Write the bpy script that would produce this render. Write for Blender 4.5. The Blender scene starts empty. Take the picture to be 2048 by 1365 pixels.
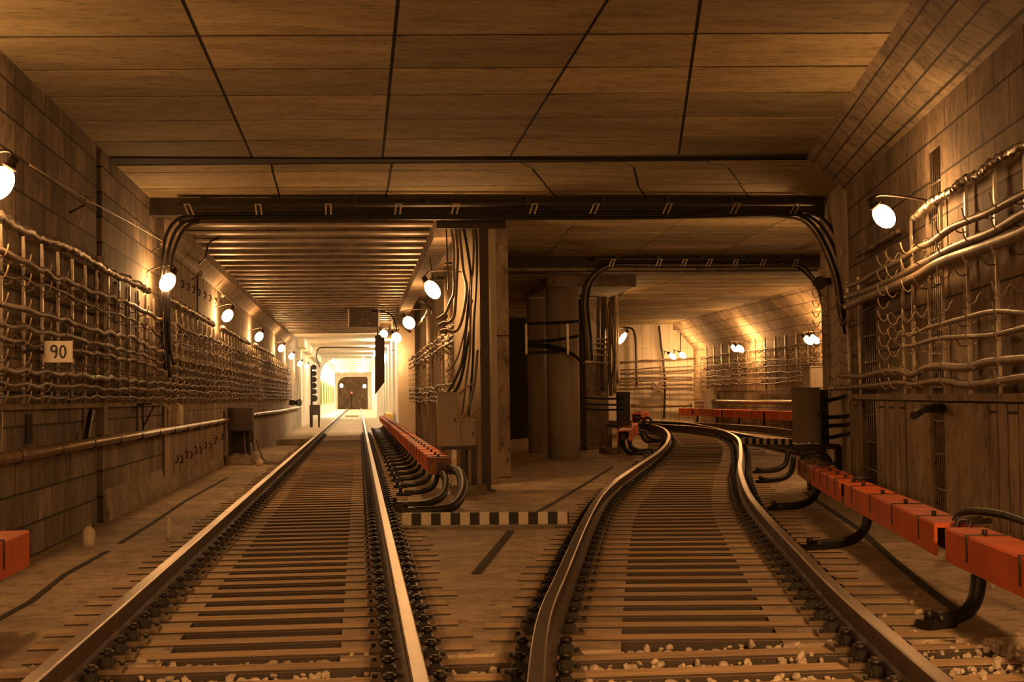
import bpy, bmesh, math, random
import numpy as np
from mathutils import Vector, Matrix
random.seed(7)
SC = bpy.context.scene
COL = SC.collection
R = math.radians

# ------------------------------------------------------------------ camera, world, exposure
EYE = 1.36                                   # eye height above the sleeper tops
FPX = 2844.0                                 # 50 mm lens on a 2048 px wide frame
YAW, PIT, ROL = R(6.174), R(2.2536), R(-.7511)
_f = np.array([math.sin(YAW)*math.cos(PIT), math.cos(YAW)*math.cos(PIT), math.sin(PIT)])
_r = np.array([math.cos(YAW), -math.sin(YAW), 0.0])
_u = np.cross(_r, _f)
_r = math.cos(ROL)*_r + math.sin(ROL)*_u
_u = np.cross(_r, _f)
cd = bpy.data.cameras.new('camera'); cam = bpy.data.objects.new('camera', cd); COL.objects.link(cam)
cd.sensor_width = 36; cd.lens = FPX/2048*36; cd.clip_start = .05; cd.clip_end = 600
cam.matrix_world = Matrix(((_r[0], _u[0], -_f[0], 0), (_r[1], _u[1], -_f[1], 0), (_r[2], _u[2], -_f[2], EYE), (0, 0, 0, 1)))
SC.camera = cam
w = bpy.data.worlds.new('world'); SC.world = w; w.use_nodes = True
w.node_tree.nodes['Background'].inputs[0].default_value = (0, 0, 0, 1)
w.node_tree.nodes['Background'].inputs[1].default_value = 0
SC.view_settings.view_transform = 'Standard'; SC.view_settings.look = 'None'
SC.view_settings.gamma = 1; SC.view_settings.use_curve_mapping = False
SC.view_settings.exposure = 0.0
SC.cycles.use_denoising = True
SC.cycles.max_bounces = 8; SC.cycles.diffuse_bounces = 5; SC.cycles.glossy_bounces = 3
SC.cycles.sample_clamp_indirect = 6
LAMP_RGB = (1.0, .49, .17); LAMP_E = 230.0     # glow of the tunnel bulbs
STATION_RGB = (1.0, .80, .50); STATION_E = 210.0

# where a sight line through photo pixel (x, y) meets a plane
def ray(x, y):
    return (x-1024)/FPX*_r - (y-682.5)/FPX*_u + _f
def gz(x, y, z):
    d = ray(x, y); t = (z-EYE)/d[2]; return Vector((d[0]*t, d[1]*t, z))
def vx(x, y, X):
    d = ray(x, y); t = X/d[0]; return Vector((X, d[1]*t, d[2]*t+EYE))
def vy(x, y, Y):
    d = ray(x, y); t = Y/d[1]; return Vector((d[0]*t, Y, d[2]*t+EYE))
WS, WC = .19, 2.795                           # right hand wall: X = WC + WS*Y
def wallx(Y): return WC+WS*Y
def vw(x, y, off=0):
    d = ray(x, y); t = (WC-off)/(d[0]-WS*d[1]); return Vector((d[0]*t, d[1]*t, d[2]*t+EYE))

def smooth(t): t = min(1, max(0, t)); return t*t*(3-2*t)
def ground(X, Y): return .3*smooth((Y-24)/14)*smooth((X-4.8)/3)

# ------------------------------------------------------------------ materials
def mat(name): 
    m = bpy.data.materials.new(name); m.use_nodes = True
    return m, m.node_tree.nodes, m.node_tree.links, m.node_tree.nodes['Principled BSDF']
def mixc(N, L, f, a, b, mode='MIX'):
    n = N.new('ShaderNodeMix'); n.data_type = 'RGBA'; n.blend_type = mode
    for s, v in ((n.inputs[0], f), (n.inputs[6], a), (n.inputs[7], b)):
        if hasattr(v, 'is_linked'): L.new(v, s)
        elif isinstance(v, (int, float)): s.default_value = v
        else: s.default_value = (*v, 1)
    return n.outputs[2]
def noise(N, L, vec, scale, detail=4, rough=.6):
    n = N.new('ShaderNodeTexNoise'); n.inputs['Scale'].default_value = scale; n.inputs['Detail'].default_value = detail; n.inputs['Roughness'].default_value = rough
    if vec is not None: L.new(vec, n.inputs['Vector'])
    return n.outputs['Fac']
def ramp(N, L, fac, a, b, ca=(0, 0, 0), cb=(1, 1, 1)):
    n = N.new('ShaderNodeValToRGB'); n.color_ramp.elements[0].position = a; n.color_ramp.elements[1].position = b
    n.color_ramp.elements[0].color = (*ca, 1); n.color_ramp.elements[1].color = (*cb, 1); L.new(fac, n.inputs[0]); return n.outputs[0]
def coords(N, L, scale=(1, 1, 1)):
    t = N.new('ShaderNodeTexCoord'); m = N.new('ShaderNodeMapping'); m.inputs['Scale'].default_value = scale
    L.new(t.outputs['Object'], m.inputs['Vector']); return m.outputs['Vector'], t.outputs['Object']
def bump(N, L, b, h, strength, dist=.01):
    n = N.new('ShaderNodeBump'); n.inputs['Strength'].default_value = strength; n.inputs['Distance'].default_value = dist
    L.new(h, n.inputs['Height']); L.new(n.outputs[0], b.inputs['Normal'])
def plain(name, rgb, rough=.6, metal=0, dirt=.35, scale=6, bumps=.15):
    m, N, L, b = mat(name); v, _ = coords(N, L)
    n = noise(N, L, v, scale)
    c = mixc(N, L, ramp(N, L, n, .35, .75), tuple(x*(1-dirt) for x in rgb), rgb)
    L.new(c, b.inputs['Base Color']); b.inputs['Roughness'].default_value = rough; b.inputs['Metallic'].default_value = metal
    if bumps: bump(N, L, b, noise(N, L, v, scale*8), bumps, .004)
    return m
# shuttered concrete: axes picks which object axes run along / across the boards
def concrete(name, rgb, axes=None, bw=1.0, rh=.3, mortar=.012, stain=.5, tone=.25, grain=(1, 1, 1), island=False, rough=.85, bstr=.35, off=.5, grime=.68):
    m, N, L, b = mat(name); v, raw = coords(N, L, grain)
    n1 = noise(N, L, v, 1.1, 6, .65); n2 = noise(N, L, v, 9, 6, .7)
    c = mixc(N, L, ramp(N, L, n1, .36, .64), tuple(x*(1-stain) for x in rgb), rgb)
    if stain > .3:
        n3 = noise(N, L, v, 3.2, 8, .75)
        c = mixc(N, L, 1.0, c, ramp(N, L, n3, .38, .56, (grime, grime*.97, grime*.93), (1.06, 1.06, 1.06)), 'MULTIPLY')
        c = mixc(N, L, 1.0, c, ramp(N, L, n2, .36, .46, (.5, .47, .44), (1, 1, 1)), 'MULTIPLY')
    hgt = n2
    if island:
        g = N.new('ShaderNodeNewGeometry'); r = ramp(N, L, g.outputs['Random Per Island'], 0, 1, (1-tone,)*3, (1+tone*.4,)*3)
        c = mixc(N, L, 1.0, c, r, 'MULTIPLY')
    if axes:
        s = N.new('ShaderNodeSeparateXYZ'); L.new(raw, s.inputs[0]); k = N.new('ShaderNodeCombineXYZ')
        L.new(s.outputs[axes[0]], k.inputs[0]); L.new(s.outputs[axes[1]], k.inputs[1])
        br = N.new('ShaderNodeTexBrick'); L.new(k.outputs[0], br.inputs['Vector']); br.offset = off
        br.inputs['Scale'].default_value = 1; br.inputs['Brick Width'].default_value = bw; br.inputs['Row Height'].default_value = rh
        br.inputs['Mortar Size'].default_value = mortar; br.inputs['Mortar Smooth'].default_value = .6
        br.inputs['Color1'].default_value = (1-tone,)*3+(1,); br.inputs['Color2'].default_value = (1+tone*.3,)*3+(1,); br.inputs['Mortar'].default_value = (.10, .085, .07, 1)
        c = mixc(N, L, 1.0, c, br.outputs['Color'], 'MULTIPLY')
    L.new(c, b.inputs['Base Color']); b.inputs['Roughness'].default_value = rough
    bump(N, L, b, hgt, bstr, .012); return m
def emit(name, rgb, e):
    m, N, L, b = mat(name); b.inputs['Base Color'].default_value = (*rgb, 1); b.inputs['Emission Color'].default_value = (*rgb, 1); b.inputs['Emission Strength'].default_value = e; return m

M = {}
for k_, v_ in enumerate((1.0, .80, .66, 1.14)):
    M[f'ceil{k_}'] = concrete(f'ceiling_slabs_{k_}', (.47*v_, .38*v_, .215*v_), grain=(.7, 2.6, 1), stain=.31, grime=.8)
CEILS = ['ceil0', 'ceil1', 'ceil2', 'ceil3']; ctone = random.Random(11)
M['ceil_dark'] = plain('joint_and_recess_shade', (.03, .022, .016), .95)  # dark ceiling joints; also the shade colour of recesses and the void wall
M['haunch'] = concrete('haunch_boards', (.40, .32, .22), ('Y', 'Z'), .42, .10, .008, grain=(1, 1, 1), tone=.3)
M['blocks'] = concrete('wall_blocks', (.34, .265, .185), ('Y', 'Z'), .58, .29, .016, grain=(1, 1.3, .8), tone=.45, stain=.5)
M['blocks_r'] = concrete('wall_blocks_right', (.34, .26, .18), ('Y', 'Z'), .8, .36, .014, grain=(1, 1.4, .8), tone=.35, stain=.5)
M['boards'] = concrete('wall_vertical_boards', (.48, .375, .265), ('Z', 'Y'), 2.4, .28, .016, grain=(1, 1.8, .5), tone=.25, stain=.4)
M['plaster'] = concrete('wall_plaster', (.40, .325, .225), grain=(1, 1.1, .85), stain=.45)
M['white'] = concrete('white_paint', (.82, .76, .64), grain=(1, 1, .4), stain=.18, tone=0, bstr=.1)
M['whitewall'] = concrete('white_boards', (.78, .70, .56), ('Z', 'X'), 3, .3, .006, grain=(2, 1, .4), stain=.2, tone=.1, bstr=.1)
M['brickfar'] = concrete('wall_small_blocks', (.60, .46, .29), ('Y', 'Z'), .8, .24, .01, grain=(1, 1, .6), tone=.25)
M['floor'] = concrete('floor_concrete', (.50, .39, .27), grain=(.8, .8, .8), stain=.35, rough=.8)
M['trough'] = plain('trough_dirt', (.05, .038, .026), .95, dirt=.6, scale=4)
M['column'] = concrete('column_concrete', (.46, .39, .30), grain=(2, 2, .5), stain=.3, bstr=.15)
M['beam'] = concrete('beam_concrete', (.32, .26, .2), grain=(1, 2, 1), stain=.4)
M['beam_dark'] = plain('shade_dark_beam', (.07, .05, .035), .8, dirt=.5)  # dark steel tone with the recess shade put into the colour
M['rib'] = plain('rib_steel', (.36, .27, .19), .45, .35, dirt=.55, scale=3)
M['ribceil'] = plain('deck_above_ribs', (.20, .14, .09), .8, dirt=.5)
M['wood'] = None
def wood():
    m, N, L, b = mat('sleeper_wood'); v, raw = coords(N, L, (.6, 6, 6))
    oi = N.new('ShaderNodeObjectInfo'); sh = N.new('ShaderNodeVectorMath'); sh.operation = 'ADD'; L.new(v, sh.inputs[0])
    sc = N.new('ShaderNodeVectorMath'); sc.operation = 'SCALE'; sc.inputs[0].default_value = (31, 17, 5); L.new(oi.outputs['Random'], sc.inputs['Scale']); L.new(sc.outputs[0], sh.inputs[1])
    n = noise(N, L, sh.outputs[0], 3.5, 6, .7)
    c = ramp(N, L, n, .28, .72, (.27, .17, .09), (.70, .49, .27))
    c = mixc(N, L, 1.0, c, ramp(N, L, oi.outputs['Random'], 0, 1, (.75, .75, .75), (1.1, 1.1, 1.1)), 'MULTIPLY')
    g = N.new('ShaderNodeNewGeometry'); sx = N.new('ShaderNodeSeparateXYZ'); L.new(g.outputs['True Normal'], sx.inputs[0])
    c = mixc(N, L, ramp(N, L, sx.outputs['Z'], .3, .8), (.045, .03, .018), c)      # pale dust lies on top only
    L.new(c, b.inputs['Base Color']); b.inputs['Roughness'].default_value = .75; bump(N, L, b, n, .5, .01); return m
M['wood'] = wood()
M['railside'] = plain('rail_rust', (.13, .085, .055), .55, .4, dirt=.5, scale=9)
M['railtop'] = plain('rail_running_face', (.25, .19, .135), .36, 1, dirt=.25, scale=3, bumps=.05)
M['clip'] = plain('fastening_iron', (.035, .026, .02), .5, .5, dirt=.4)
M['plate'] = plain('fastening_plate', (.20, .14, .08), .6, .3)
M['orange'] = plain('orange_cover_paint', (.82, .14, .016), .6, dirt=.35, scale=3)
M['orange_old'] = plain('scuffed_orange_paint', (.36, .12, .035), .6, dirt=.5, scale=7)
M['black'] = plain('black_rubber', (.018, .015, .013), .5, dirt=.4)
M['iron'] = plain('dark_steel', (.06, .042, .03), .5, .5)
M['galv'] = plain('galvanised_steel', (.55, .46, .36), .4, .7, dirt=.4, scale=14)
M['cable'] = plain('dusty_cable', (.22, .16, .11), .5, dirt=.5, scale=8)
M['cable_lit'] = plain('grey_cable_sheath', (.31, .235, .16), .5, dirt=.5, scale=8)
M['foil'] = plain('foil_wrap', (.62, .54, .44), .32, .8, dirt=.5, scale=22, bumps=.8)
M['pipe'] = plain('painted_pipe', (.36, .26, .17), .35, .3, dirt=.5, scale=5)
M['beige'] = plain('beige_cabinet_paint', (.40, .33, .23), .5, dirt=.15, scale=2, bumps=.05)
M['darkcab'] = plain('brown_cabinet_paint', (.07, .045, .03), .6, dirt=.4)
M['brown'] = plain('shaded_cabinet_paint', (.17, .125, .08), .55, dirt=.2, scale=2, bumps=.05)  # darker paint tone, the cabinet's shade is put into the colour
M['peg'] = plain('pale_peg_paint', (.66, .56, .42), .7, dirt=.3, scale=12)
M['stone'] = plain('ballast_stone', (.66, .55, .40), .9, dirt=.5, scale=5)
M['signwhite'] = plain('sign_white', (.62, .55, .45), .6, dirt=.12, bumps=0)
M['ink'] = plain('sign_black', (.02, .017, .015), .6, bumps=0)
M['yellow'] = plain('yellow_panel', (.75, .55, .12), .6)
M['bulb'] = emit('glowing_bulb', LAMP_RGB, LAMP_E)
M['bulb_far'] = emit('glowing_bulb_far', LAMP_RGB, LAMP_E*.9)
M['bulb_boosted'] = emit('boosted_unseen_bulb', LAMP_RGB, LAMP_E*3.2)  # extra glow for the unseen lamps, added to brighten the foreground
M['tube'] = emit('glowing_station_tube', STATION_RGB, STATION_E)
M['red'] = emit('red_signal_lens', (1, .05, .02), 6)
def stripes(pitch):
    m, N, L, b = mat('black_and_white_bands'); t = N.new('ShaderNodeTexCoord'); s = N.new('ShaderNodeSeparateXYZ'); L.new(t.outputs['Object'], s.inputs[0])
    a = N.new('ShaderNodeMath'); a.operation = 'DIVIDE'; L.new(s.outputs[0], a.inputs[0]); a.inputs[1].default_value = 2*pitch
    f = N.new('ShaderNodeMath'); f.operation = 'FRACT'; L.new(a.outputs[0], f.inputs[0])
    g = N.new('ShaderNodeMath'); g.operation = 'GREATER_THAN'; L.new(f.outputs[0], g.inputs[0]); g.inputs[1].default_value = .5
    n = noise(N, L, t.outputs['Object'], 20)
    c = mixc(N, L, g.outputs[0], mixc(N, L, n, (.50, .43, .32), (.72, .64, .5)), (.025, .02, .015)); L.new(c, b.inputs['Base Color']); b.inputs['Roughness'].default_value = .7; return m
M['stripe'] = stripes(.1025)

# ------------------------------------------------------------------ mesh helpers
def catmull(pts, n=6):
    P = [Vector(p) for p in pts]
    if len(P) < 3: return P
    P = [P[0]*2-P[1]]+P+[P[-1]*2-P[-2]]; out = []
    for i in range(1, len(P)-2):
        a, b, c, d = P[i-1:i+3]
        for k in range(n):
            t = k/n; out.append(.5*((2*b)+(c-a)*t+(2*a-5*b+4*c-d)*t*t+(3*b-a-3*c+d)*t**3))
    out.append(P[-2]); return out
class MB:
    def __init__(s): s.v = []; s.f = []; s.m = []; s.sm = []
    def add(s, vs, fs, mi=0, smooth=False):
        k = len(s.v); s.v += [tuple(x) for x in vs]
        for f in fs: s.f.append(tuple(i+k for i in f)); s.m.append(mi); s.sm.append(smooth)
    def box(s, c, d, rz=0, mi=0, bev=0, M3=None):
        bm = bmesh.new(); bmesh.ops.create_cube(bm, size=1); bmesh.ops.scale(bm, vec=d, verts=bm.verts)
        if bev: bmesh.ops.bevel(bm, geom=bm.edges[:], offset=bev, segments=2, affect='EDGES')
        mt = Matrix.Translation(c) @ (M3.to_4x4() if M3 else Matrix.Rotation(rz, 4, 'Z')); bm.verts.index_update()
        s.add([mt @ x.co for x in bm.verts], [[q.index for q in f.verts] for f in bm.faces], mi); bm.free(); return s
    def quad(s, a, b, c, d, mi=0): s.add([a, b, c, d], [(0, 1, 2, 3)], mi); return s
    def prism(s, poly, vec, mi=0):           # closed polygon (3D) swept along vec
        n = len(poly); P = [Vector(p) for p in poly]; v = Vector(vec)
        s.add(P+[p+v for p in P], [tuple(range(n))[::-1], tuple(range(n, 2*n))]+[(i, (i+1) % n, n+(i+1) % n, n+i) for i in range(n)], mi); return s
    def tube(s, pts, r, n=8, mi=0, cap=True):
        P = [Vector(p) for p in pts]; rr = r if isinstance(r, (list, tuple)) else [r]*len(P); rings = []
        prev = None
        for i, p in enumerate(P):
            t = (P[min(i+1, len(P)-1)]-P[max(i-1, 0)]).normalized()
            if prev is None:
                a = Vector((0, 0, 1)) if abs(t.z) < .9 else Vector((1, 0, 0)); u = t.cross(a).normalized()
            else: u = (prev-t*prev.dot(t)).normalized()
            prev = u; w_ = t.cross(u)
            rings.append([p+rr[i]*(math.cos(2*math.pi*k/n)*u+math.sin(2*math.pi*k/n)*w_) for k in range(n)])
        vs = [q for g in rings for q in g]; fs = []
        for i in range(len(P)-1):
            for k in range(n): fs.append((i*n+k, i*n+(k+1) % n, (i+1)*n+(k+1) % n, (i+1)*n+k))
        s.add(vs, fs, mi, True)
        if cap: s.add(rings[0]+rings[-1], [tuple(range(n))[::-1], tuple(range(n, 2*n))], mi)
        return s
    def cyl(s, a, b, r, n=14, mi=0, r2=None): return s.tube([a, b], [r, r if r2 is None else r2], n, mi)
    def ell(s, c, rad, rot=None, nu=14, nv=8, mi=0):
        vs = []; fs = []; rot = rot or Matrix.Identity(3)
        for j in range(nv+1):
            th = math.pi*j/nv
            for i in range(nu):
                ph = 2*math.pi*i/nu; vs.append(Vector(c)+rot @ Vector((rad[0]*math.sin(th)*math.cos(ph), rad[1]*math.sin(th)*math.sin(ph), rad[2]*math.cos(th))))
        for j in range(nv):
            for i in range(nu): fs.append((j*nu+i, (j+1)*nu+i, (j+1)*nu+(i+1) % nu, j*nu+(i+1) % nu))
        s.add(vs, fs, mi, True); return s
    def build(s, name, mats, parent=None, loc=None, rz=0):
        me = bpy.data.meshes.new(name); me.from_pydata(s.v, [], s.f)
        for x in (mats if isinstance(mats, (list, tuple)) else [mats]): me.materials.append(M[x])
        me.polygons.foreach_set('material_index', s.m); me.polygons.foreach_set('use_smooth', s.sm)
        bm = bmesh.new(); bm.from_mesh(me); bmesh.ops.remove_doubles(bm, verts=bm.verts, dist=1e-5); bmesh.ops.recalc_face_normals(bm, faces=bm.faces); bm.to_mesh(me); bm.free()
        o = bpy.data.objects.new(name, me); COL.objects.link(o)
        if parent: o.parent = parent
        if loc is not None: o.location = loc; o.rotation_euler.z = rz
        return o
def tag(o, label, cat, group=None, kind=None):
    o['label'] = label; o['category'] = cat
    if group: o['group'] = group
    if kind: o['kind'] = kind
    return o
def thing(name, label, cat, loc=(0, 0, 0), rz=0, group=None):
    o = bpy.data.objects.new(name, None); COL.objects.link(o); o.location = loc; o.rotation_euler = (0, 0, rz); o.empty_display_size = .1
    return tag(o, label, cat, group)
def struct(mb, name, mats):
    o = mb.build(name, mats); o['kind'] = 'structure'; return o
def dup(o, loc=None, rz=None, label=None, name=None):
    c = o.copy(); COL.objects.link(c)
    if loc is not None: c.location = loc
    if rz is not None: c.rotation_euler.z = rz
    if label: c['label'] = label
    for ch in o.children:
        d = ch.copy(); COL.objects.link(d); d.parent = c
        for g in ch.children:
            e = g.copy(); COL.objects.link(e); e.parent = d
    return c
W20 = 'first second third fourth fifth sixth seventh eighth ninth tenth eleventh twelfth thirteenth fourteenth fifteenth sixteenth seventeenth eighteenth nineteenth twentieth'.split()
def nth(i): 
    if i < 20: return W20[i]
    n = i+1; return f"{n}{'th' if 10 <= n % 100 <= 20 else {1: 'st', 2: 'nd', 3: 'rd'}.get(n % 10, 'th')}"

# ------------------------------------------------------------------ track geometry
LR = [(.42, 3), (.56, 4.6), (.72, 5.9), (.98, 7.61), (1.36, 9.54), (1.97, 12.6), (2.51, 15.2), (2.97, 17.23), (3.52, 19.41), (4.06, 21.39), (4.87, 24.34), (5.75, 27.45), (6.48, 29.95), (6.95, 31.7), (7.35, 33.4), (7.72, 35.4), (8.08, 37.6), (8.6, 41.3), (8.86, 43.6), (8.9, 45.4), (8.6, 48)]
RR = [(2.02, 3), (2.19, 4.6), (2.37, 5.75), (2.52, 6.6), (2.70, 7.6), (2.93, 8.8), (3.20, 10.1), (3.71, 12.6), (4.18, 14.8), (4.50, 16.2), (5.16, 18.88), (6.09, 22.45), (7.0, 25.7), (7.68, 28.2), (8.26, 30.4), (8.66, 32.2), (8.98, 34.2), (9.24, 36.2), (9.55, 38.8), (9.98, 42.2), (10.05, 44.4), (9.85, 47.2)]
def interp(tab, Y):
    if Y <= tab[0][1]:
        (a, b), (c, d) = tab[0], tab[1]; return a+(Y-b)*(c-a)/(d-b)
    for (a, b), (c, d) in zip(tab, tab[1:]):
        if Y <= d: return a+(Y-b)*(c-a)/(d-b)
    return tab[-1][0]
def clx(Y): return (interp(LR, Y)+interp(RR, Y))/2
XL, XR = -1.383, .243                        # rails of the straight track

# ------------------------------------------------------------------ SETTING
# floor: concrete bed with a sunk drain trough in each track, ballast pit near the camera
mb = MB(); Ys = [-9, -4, 0, 3, 5, 7.55, 7.6]+[8.5+i for i in range(39)]+[47.5, 52, 60, 80, 104]
rows = []
for Y in Ys:
    c = min(clx(max(Y, 2)), 12)
    pit = Y < 7.58; zo = -.10 if pit else -.005; zt = -.10 if pit else -.20
    t1 = smooth((46-Y)/.8) if Y > 44 else 1; t2 = smooth((36.5-Y)/.8) if Y > 34 else 1
    row = [(-3.3, zo), (-1.03, zo), (-1.03, zo+(zt-zo)*t1), (-.11, zo+(zt-zo)*t1), (-.11, zo)]
    a, b = c-.45, c+.45
    row += [(-.11+(a+.11)*k/6, zo) for k in range(1, 7)]+[(a, zo+(zt-zo)*t2), (b, zo+(zt-zo)*t2), (b, zo)]
    row += [(b+(13.2-b)*k/12, zo) for k in range(1, 13)]
    rows.append([(x, Y, z+ground(x, Y)) for x, z in row])
nn = len(rows[0])
mb.v = [p for r_ in rows for p in r_]
for i in range(len(rows)-1):
    for k in range(nn-1):
        mb.f.append((i*nn+k, i*nn+k+1, (i+1)*nn+k+1, (i+1)*nn+k)); mb.m.append(1 if k in (1, 2, 3, 10, 11, 12) and Ys[i] < 45 else 0); mb.sm.append(False)
struct(mb, 'floor', ['floor', 'trough'])
struct(MB().box((-.8, 165, -.1), (6, 124, .18)), 'floor', 'floor')
struct(MB().box((-2.35, 145, .0), (1.1, 82, .06)), 'floor', 'white')

# left wall in sections, with a ragged joint recess between the first two
XW = -2.9
def wall_sheet(Y0, Y1, z0, z1, X, th=.3): return MB().box((X-th/2, (Y0+Y1)/2, (z0+z1)/2), (th, Y1-Y0, z1-z0))
struct(wall_sheet(-9, 16.25, -.3, 4.5, XW), 'wall_left', 'blocks')
struct(wall_sheet(16.25, 16.6, -.3, 4.5, XW-.07, .2), 'wall_left', 'beam')
struct(wall_sheet(16.6, 21.55, -.3, 4.5, XW), 'wall_left', 'blocks')
struct(wall_sheet(21.55, 60, -.3, 4.5, XW+.03), 'wall_left', 'boards')
struct(wall_sheet(60, 72, -.3, 4.5, XW+.03), 'wall_left', 'plaster')
struct(wall_sheet(72, 100.2, -.3, 4.6, XW+.03), 'wall_left', 'white')
struct(wall_sheet(100.2, 232, -.3, 5.2, XW-.05), 'wall_left', 'white')
struct(MB().prism([(XW, 16.7, 0), (XW+.06, 16.7, 0), (XW+.05, 16.7, .1), (XW, 16.7, .36)], (0, 14.0, 0)), 'baseboard_left', 'plaster')
struct(MB().box((XW+.02, 16.42, 2.0), (.1, .24, 2.0)), 'trim_1', 'plaster')
# corbel along the left tunnel
struct(MB().prism([(XW, 21.6, 3.62), (XW+.24, 21.6, 3.86), (XW+.24, 21.6, 4.12), (XW, 21.6, 4.3)], (0, 38, 0)), 'trim_2', 'boards')

# ceiling over the junction: planks in rows, joints following both tunnels
CZ = 4.26
mb = MB()
ed = []                                      # row edges: near (left slope) to far
Yrow = [-9, -5, -2, .4, 2.5, 4.4, 6.0, 7.45, 8.7, 9.85, 10.95, 12.1, 13.2, 14.4, 15.55, 16.72]
def rowY(Y, X): return Y+.28-.075*(X-1.1)*1.0
def joints(Y):
    return [-3.3, -1.24, .31, 1.84, 2.55+.2*(Y-10.1), 4.14+.205*(Y-10.1)]
G = .015
for i in range(len(Yrow)-1):
    for k in range(5):
        y0, y1 = Yrow[i]+.03, Yrow[i+1]-.03; j0, j1 = joints(y0), joints(y1); q = []
        for (js, yy, kk, sg) in ((j0, y0, k, 1), (j0, y0, k+1, -1), (j1, y1, k+1, -1), (j1, y1, k, 1)):
            x = js[kk]+sg*G; q.append((x, rowY(yy, x), CZ))
        if k < 4 and j0[k+1]-j0[k] < .05: continue
        mb.prism(q, (0, 0, .008), ctone.choice((0, 0, 1, 1, 2, 3)))
struct(mb, 'ceiling', CEILS)
struct(MB().box((2, 4.2, CZ+.035), (14, 26.2, .05)), 'ceiling', 'ceil_dark')
mb = MB()                                    # second slab, set a little off, up to the beam
Yr2 = [17.0, 17.55, 18.9, 20.3]
J2 = [[-3.3, -1.03, .43, 2.0, 3.25, 4.3, 7.6], [-3.3, -1.05, .42, 2.22, 3.5, 4.7, 7.6], [-3.3, -1.07, .42, 2.55, 3.8, 5.2, 7.6], [-3.3, -1.1, .40, 2.9, 4.2, 5.7, 7.6]]
for i in range(3):
    for k in range(6):
        q = []
        for (r_, kk, sg) in ((i, k, 1), (i, k+1, -1), (i+1, k+1, -1), (i+1, k, 1)):
            x = J2[r_][kk]+sg*G; yy = Yr2[r_]+(.025 if r_ == i else -.025); q.append((x, rowY(yy, x), CZ-.03))
        mb.prism(q, (0, 0, .008), ctone.choice((0, 0, 1, 1, 2, 3)))
struct(mb, 'ceiling', CEILS)
struct(MB().box((2, 18.9, CZ+.012), (14, 3.6, .06)), 'ceiling', 'ceil_dark')
# haunch along the right wall
mb = MB()
def hin(Y): return 4.30+.205*(Y-10.9)-.02
mb.add([(hin(Y)+d*0, Y, CZ) if q == 0 else (wallx(Y)+.02, Y, 3.86) for Y in (-6, 17.0) for q, d in ((0, 0), (1, 0))], [(0, 1, 3, 2)])
mb.add([(hin(17.0), 17.0, CZ), (wallx(17), 17.0, 3.86), (wallx(17), 17.0, CZ)], [(0, 1, 2)])
struct(mb, 'ceiling', 'haunch')

# right wall panels with two open slots that show reinforcement
def rw(Y0, Y1, z0, z1, off=0, th=.03):
    a, b = Vector((wallx(Y0)-off, Y0, z0)), Vector((wallx(Y1)-off, Y1, z0))
    return MB().prism([a, b, b+Vector((th, 0, 0)), a+Vector((th, 0, 0))], (0, 0, z1-z0))
for Y0, Y1, z0, z1 in ((-8, 11.80, -.3, 3.9), (11.80, 12.28, 3.52, 3.9), (12.28, 15.12, -.3, 3.9), (15.12, 15.9, 2.5, 3.9), (15.9, 16.9, -.3, 3.9)):
    struct(rw(Y0, Y1, z0, z1), 'wall_right', 'blocks_r')
struct(rw(9.4, 16.9, 1.28, 1.34, .06, .08), 'trim_3', 'plaster')
for Y0, Y1, m_ in ((10.3, 11.76, 'plaster'), (12.34, 13.4, 'plaster'), (13.45, 15.05, 'boards'), (15.95, 16.88, 'boards')):
    struct(rw(Y0, Y1, -.05, 1.26, .035, .06), 'wall_right', m_)
struct(rw(6.5, 11.76, -.05, 1.26, .02, .04), 'wall_right', 'boards')
struct(rw(-8, 16.9, -.3, 3.9, -.045, .1), 'wall_right', 'ceil_dark')  # near-black sheet behind the slots, recess shade put into its colour
struct(rw(16.9, 20.35, -.3, 4.4, -.22, .2), 'wall_right', 'column')  # paler concrete tone stands in for lamp light on this plaster
# right main tunnel
struct(MB().box((11.75, 33, 2), (.3, 33, 4.6)), 'wall_right', 'brickfar')
struct(MB().prism([(11.6, 17, 2.95), (11.6, 17, 4.3), (10.7, 17, 4.3), (10.7, 17, 4.0)], (0, 31.5, 0)), 'trim_4', 'brickfar')
a = Vector((11.9, 48.5, -.3)); b = Vector((5.0, 50.5, -.3))
struct(MB().prism([a, b, b+Vector((0, .3, 0)), a+Vector((0, .3, 0))], (0, 0, 5)), 'wall_right', 'whitewall')
struct(MB().box((9.0, 20.5, 2), (4.2, .3, 4.6)), 'wall_right', 'beam')
# void between the tunnels and the wall that closes the straight track's right side
struct(MB().box((3.9, 45, 2), (3.5, .3, 4.6)), 'wall_back', 'ceil_dark')  # near-black colour stands in for the shade on this unlit wall
struct(MB().box((2.42, 62, 2), (.25, 76, 4.6)), 'wall_middle', 'boards')
struct(MB().box((1.75, 80, 2), (.25, 44, 4.6)), 'wall_middle', 'white')
struct(MB().box((1.75, 166, 2.4), (.25, 132, 5.4)), 'wall_middle', 'white')
# pier where the cable bundles climb
struct(MB().box((5.75, 34.6, 2), (.55, 1.0, 4.6)), 'trim_5', 'beam')
struct(MB().prism([(6.02, 34.2, 3.35), (6.02, 34.2, 4.2), (6.75, 34.2, 4.2)], (0, 8, 0)), 'trim_6', 'haunch')
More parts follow.
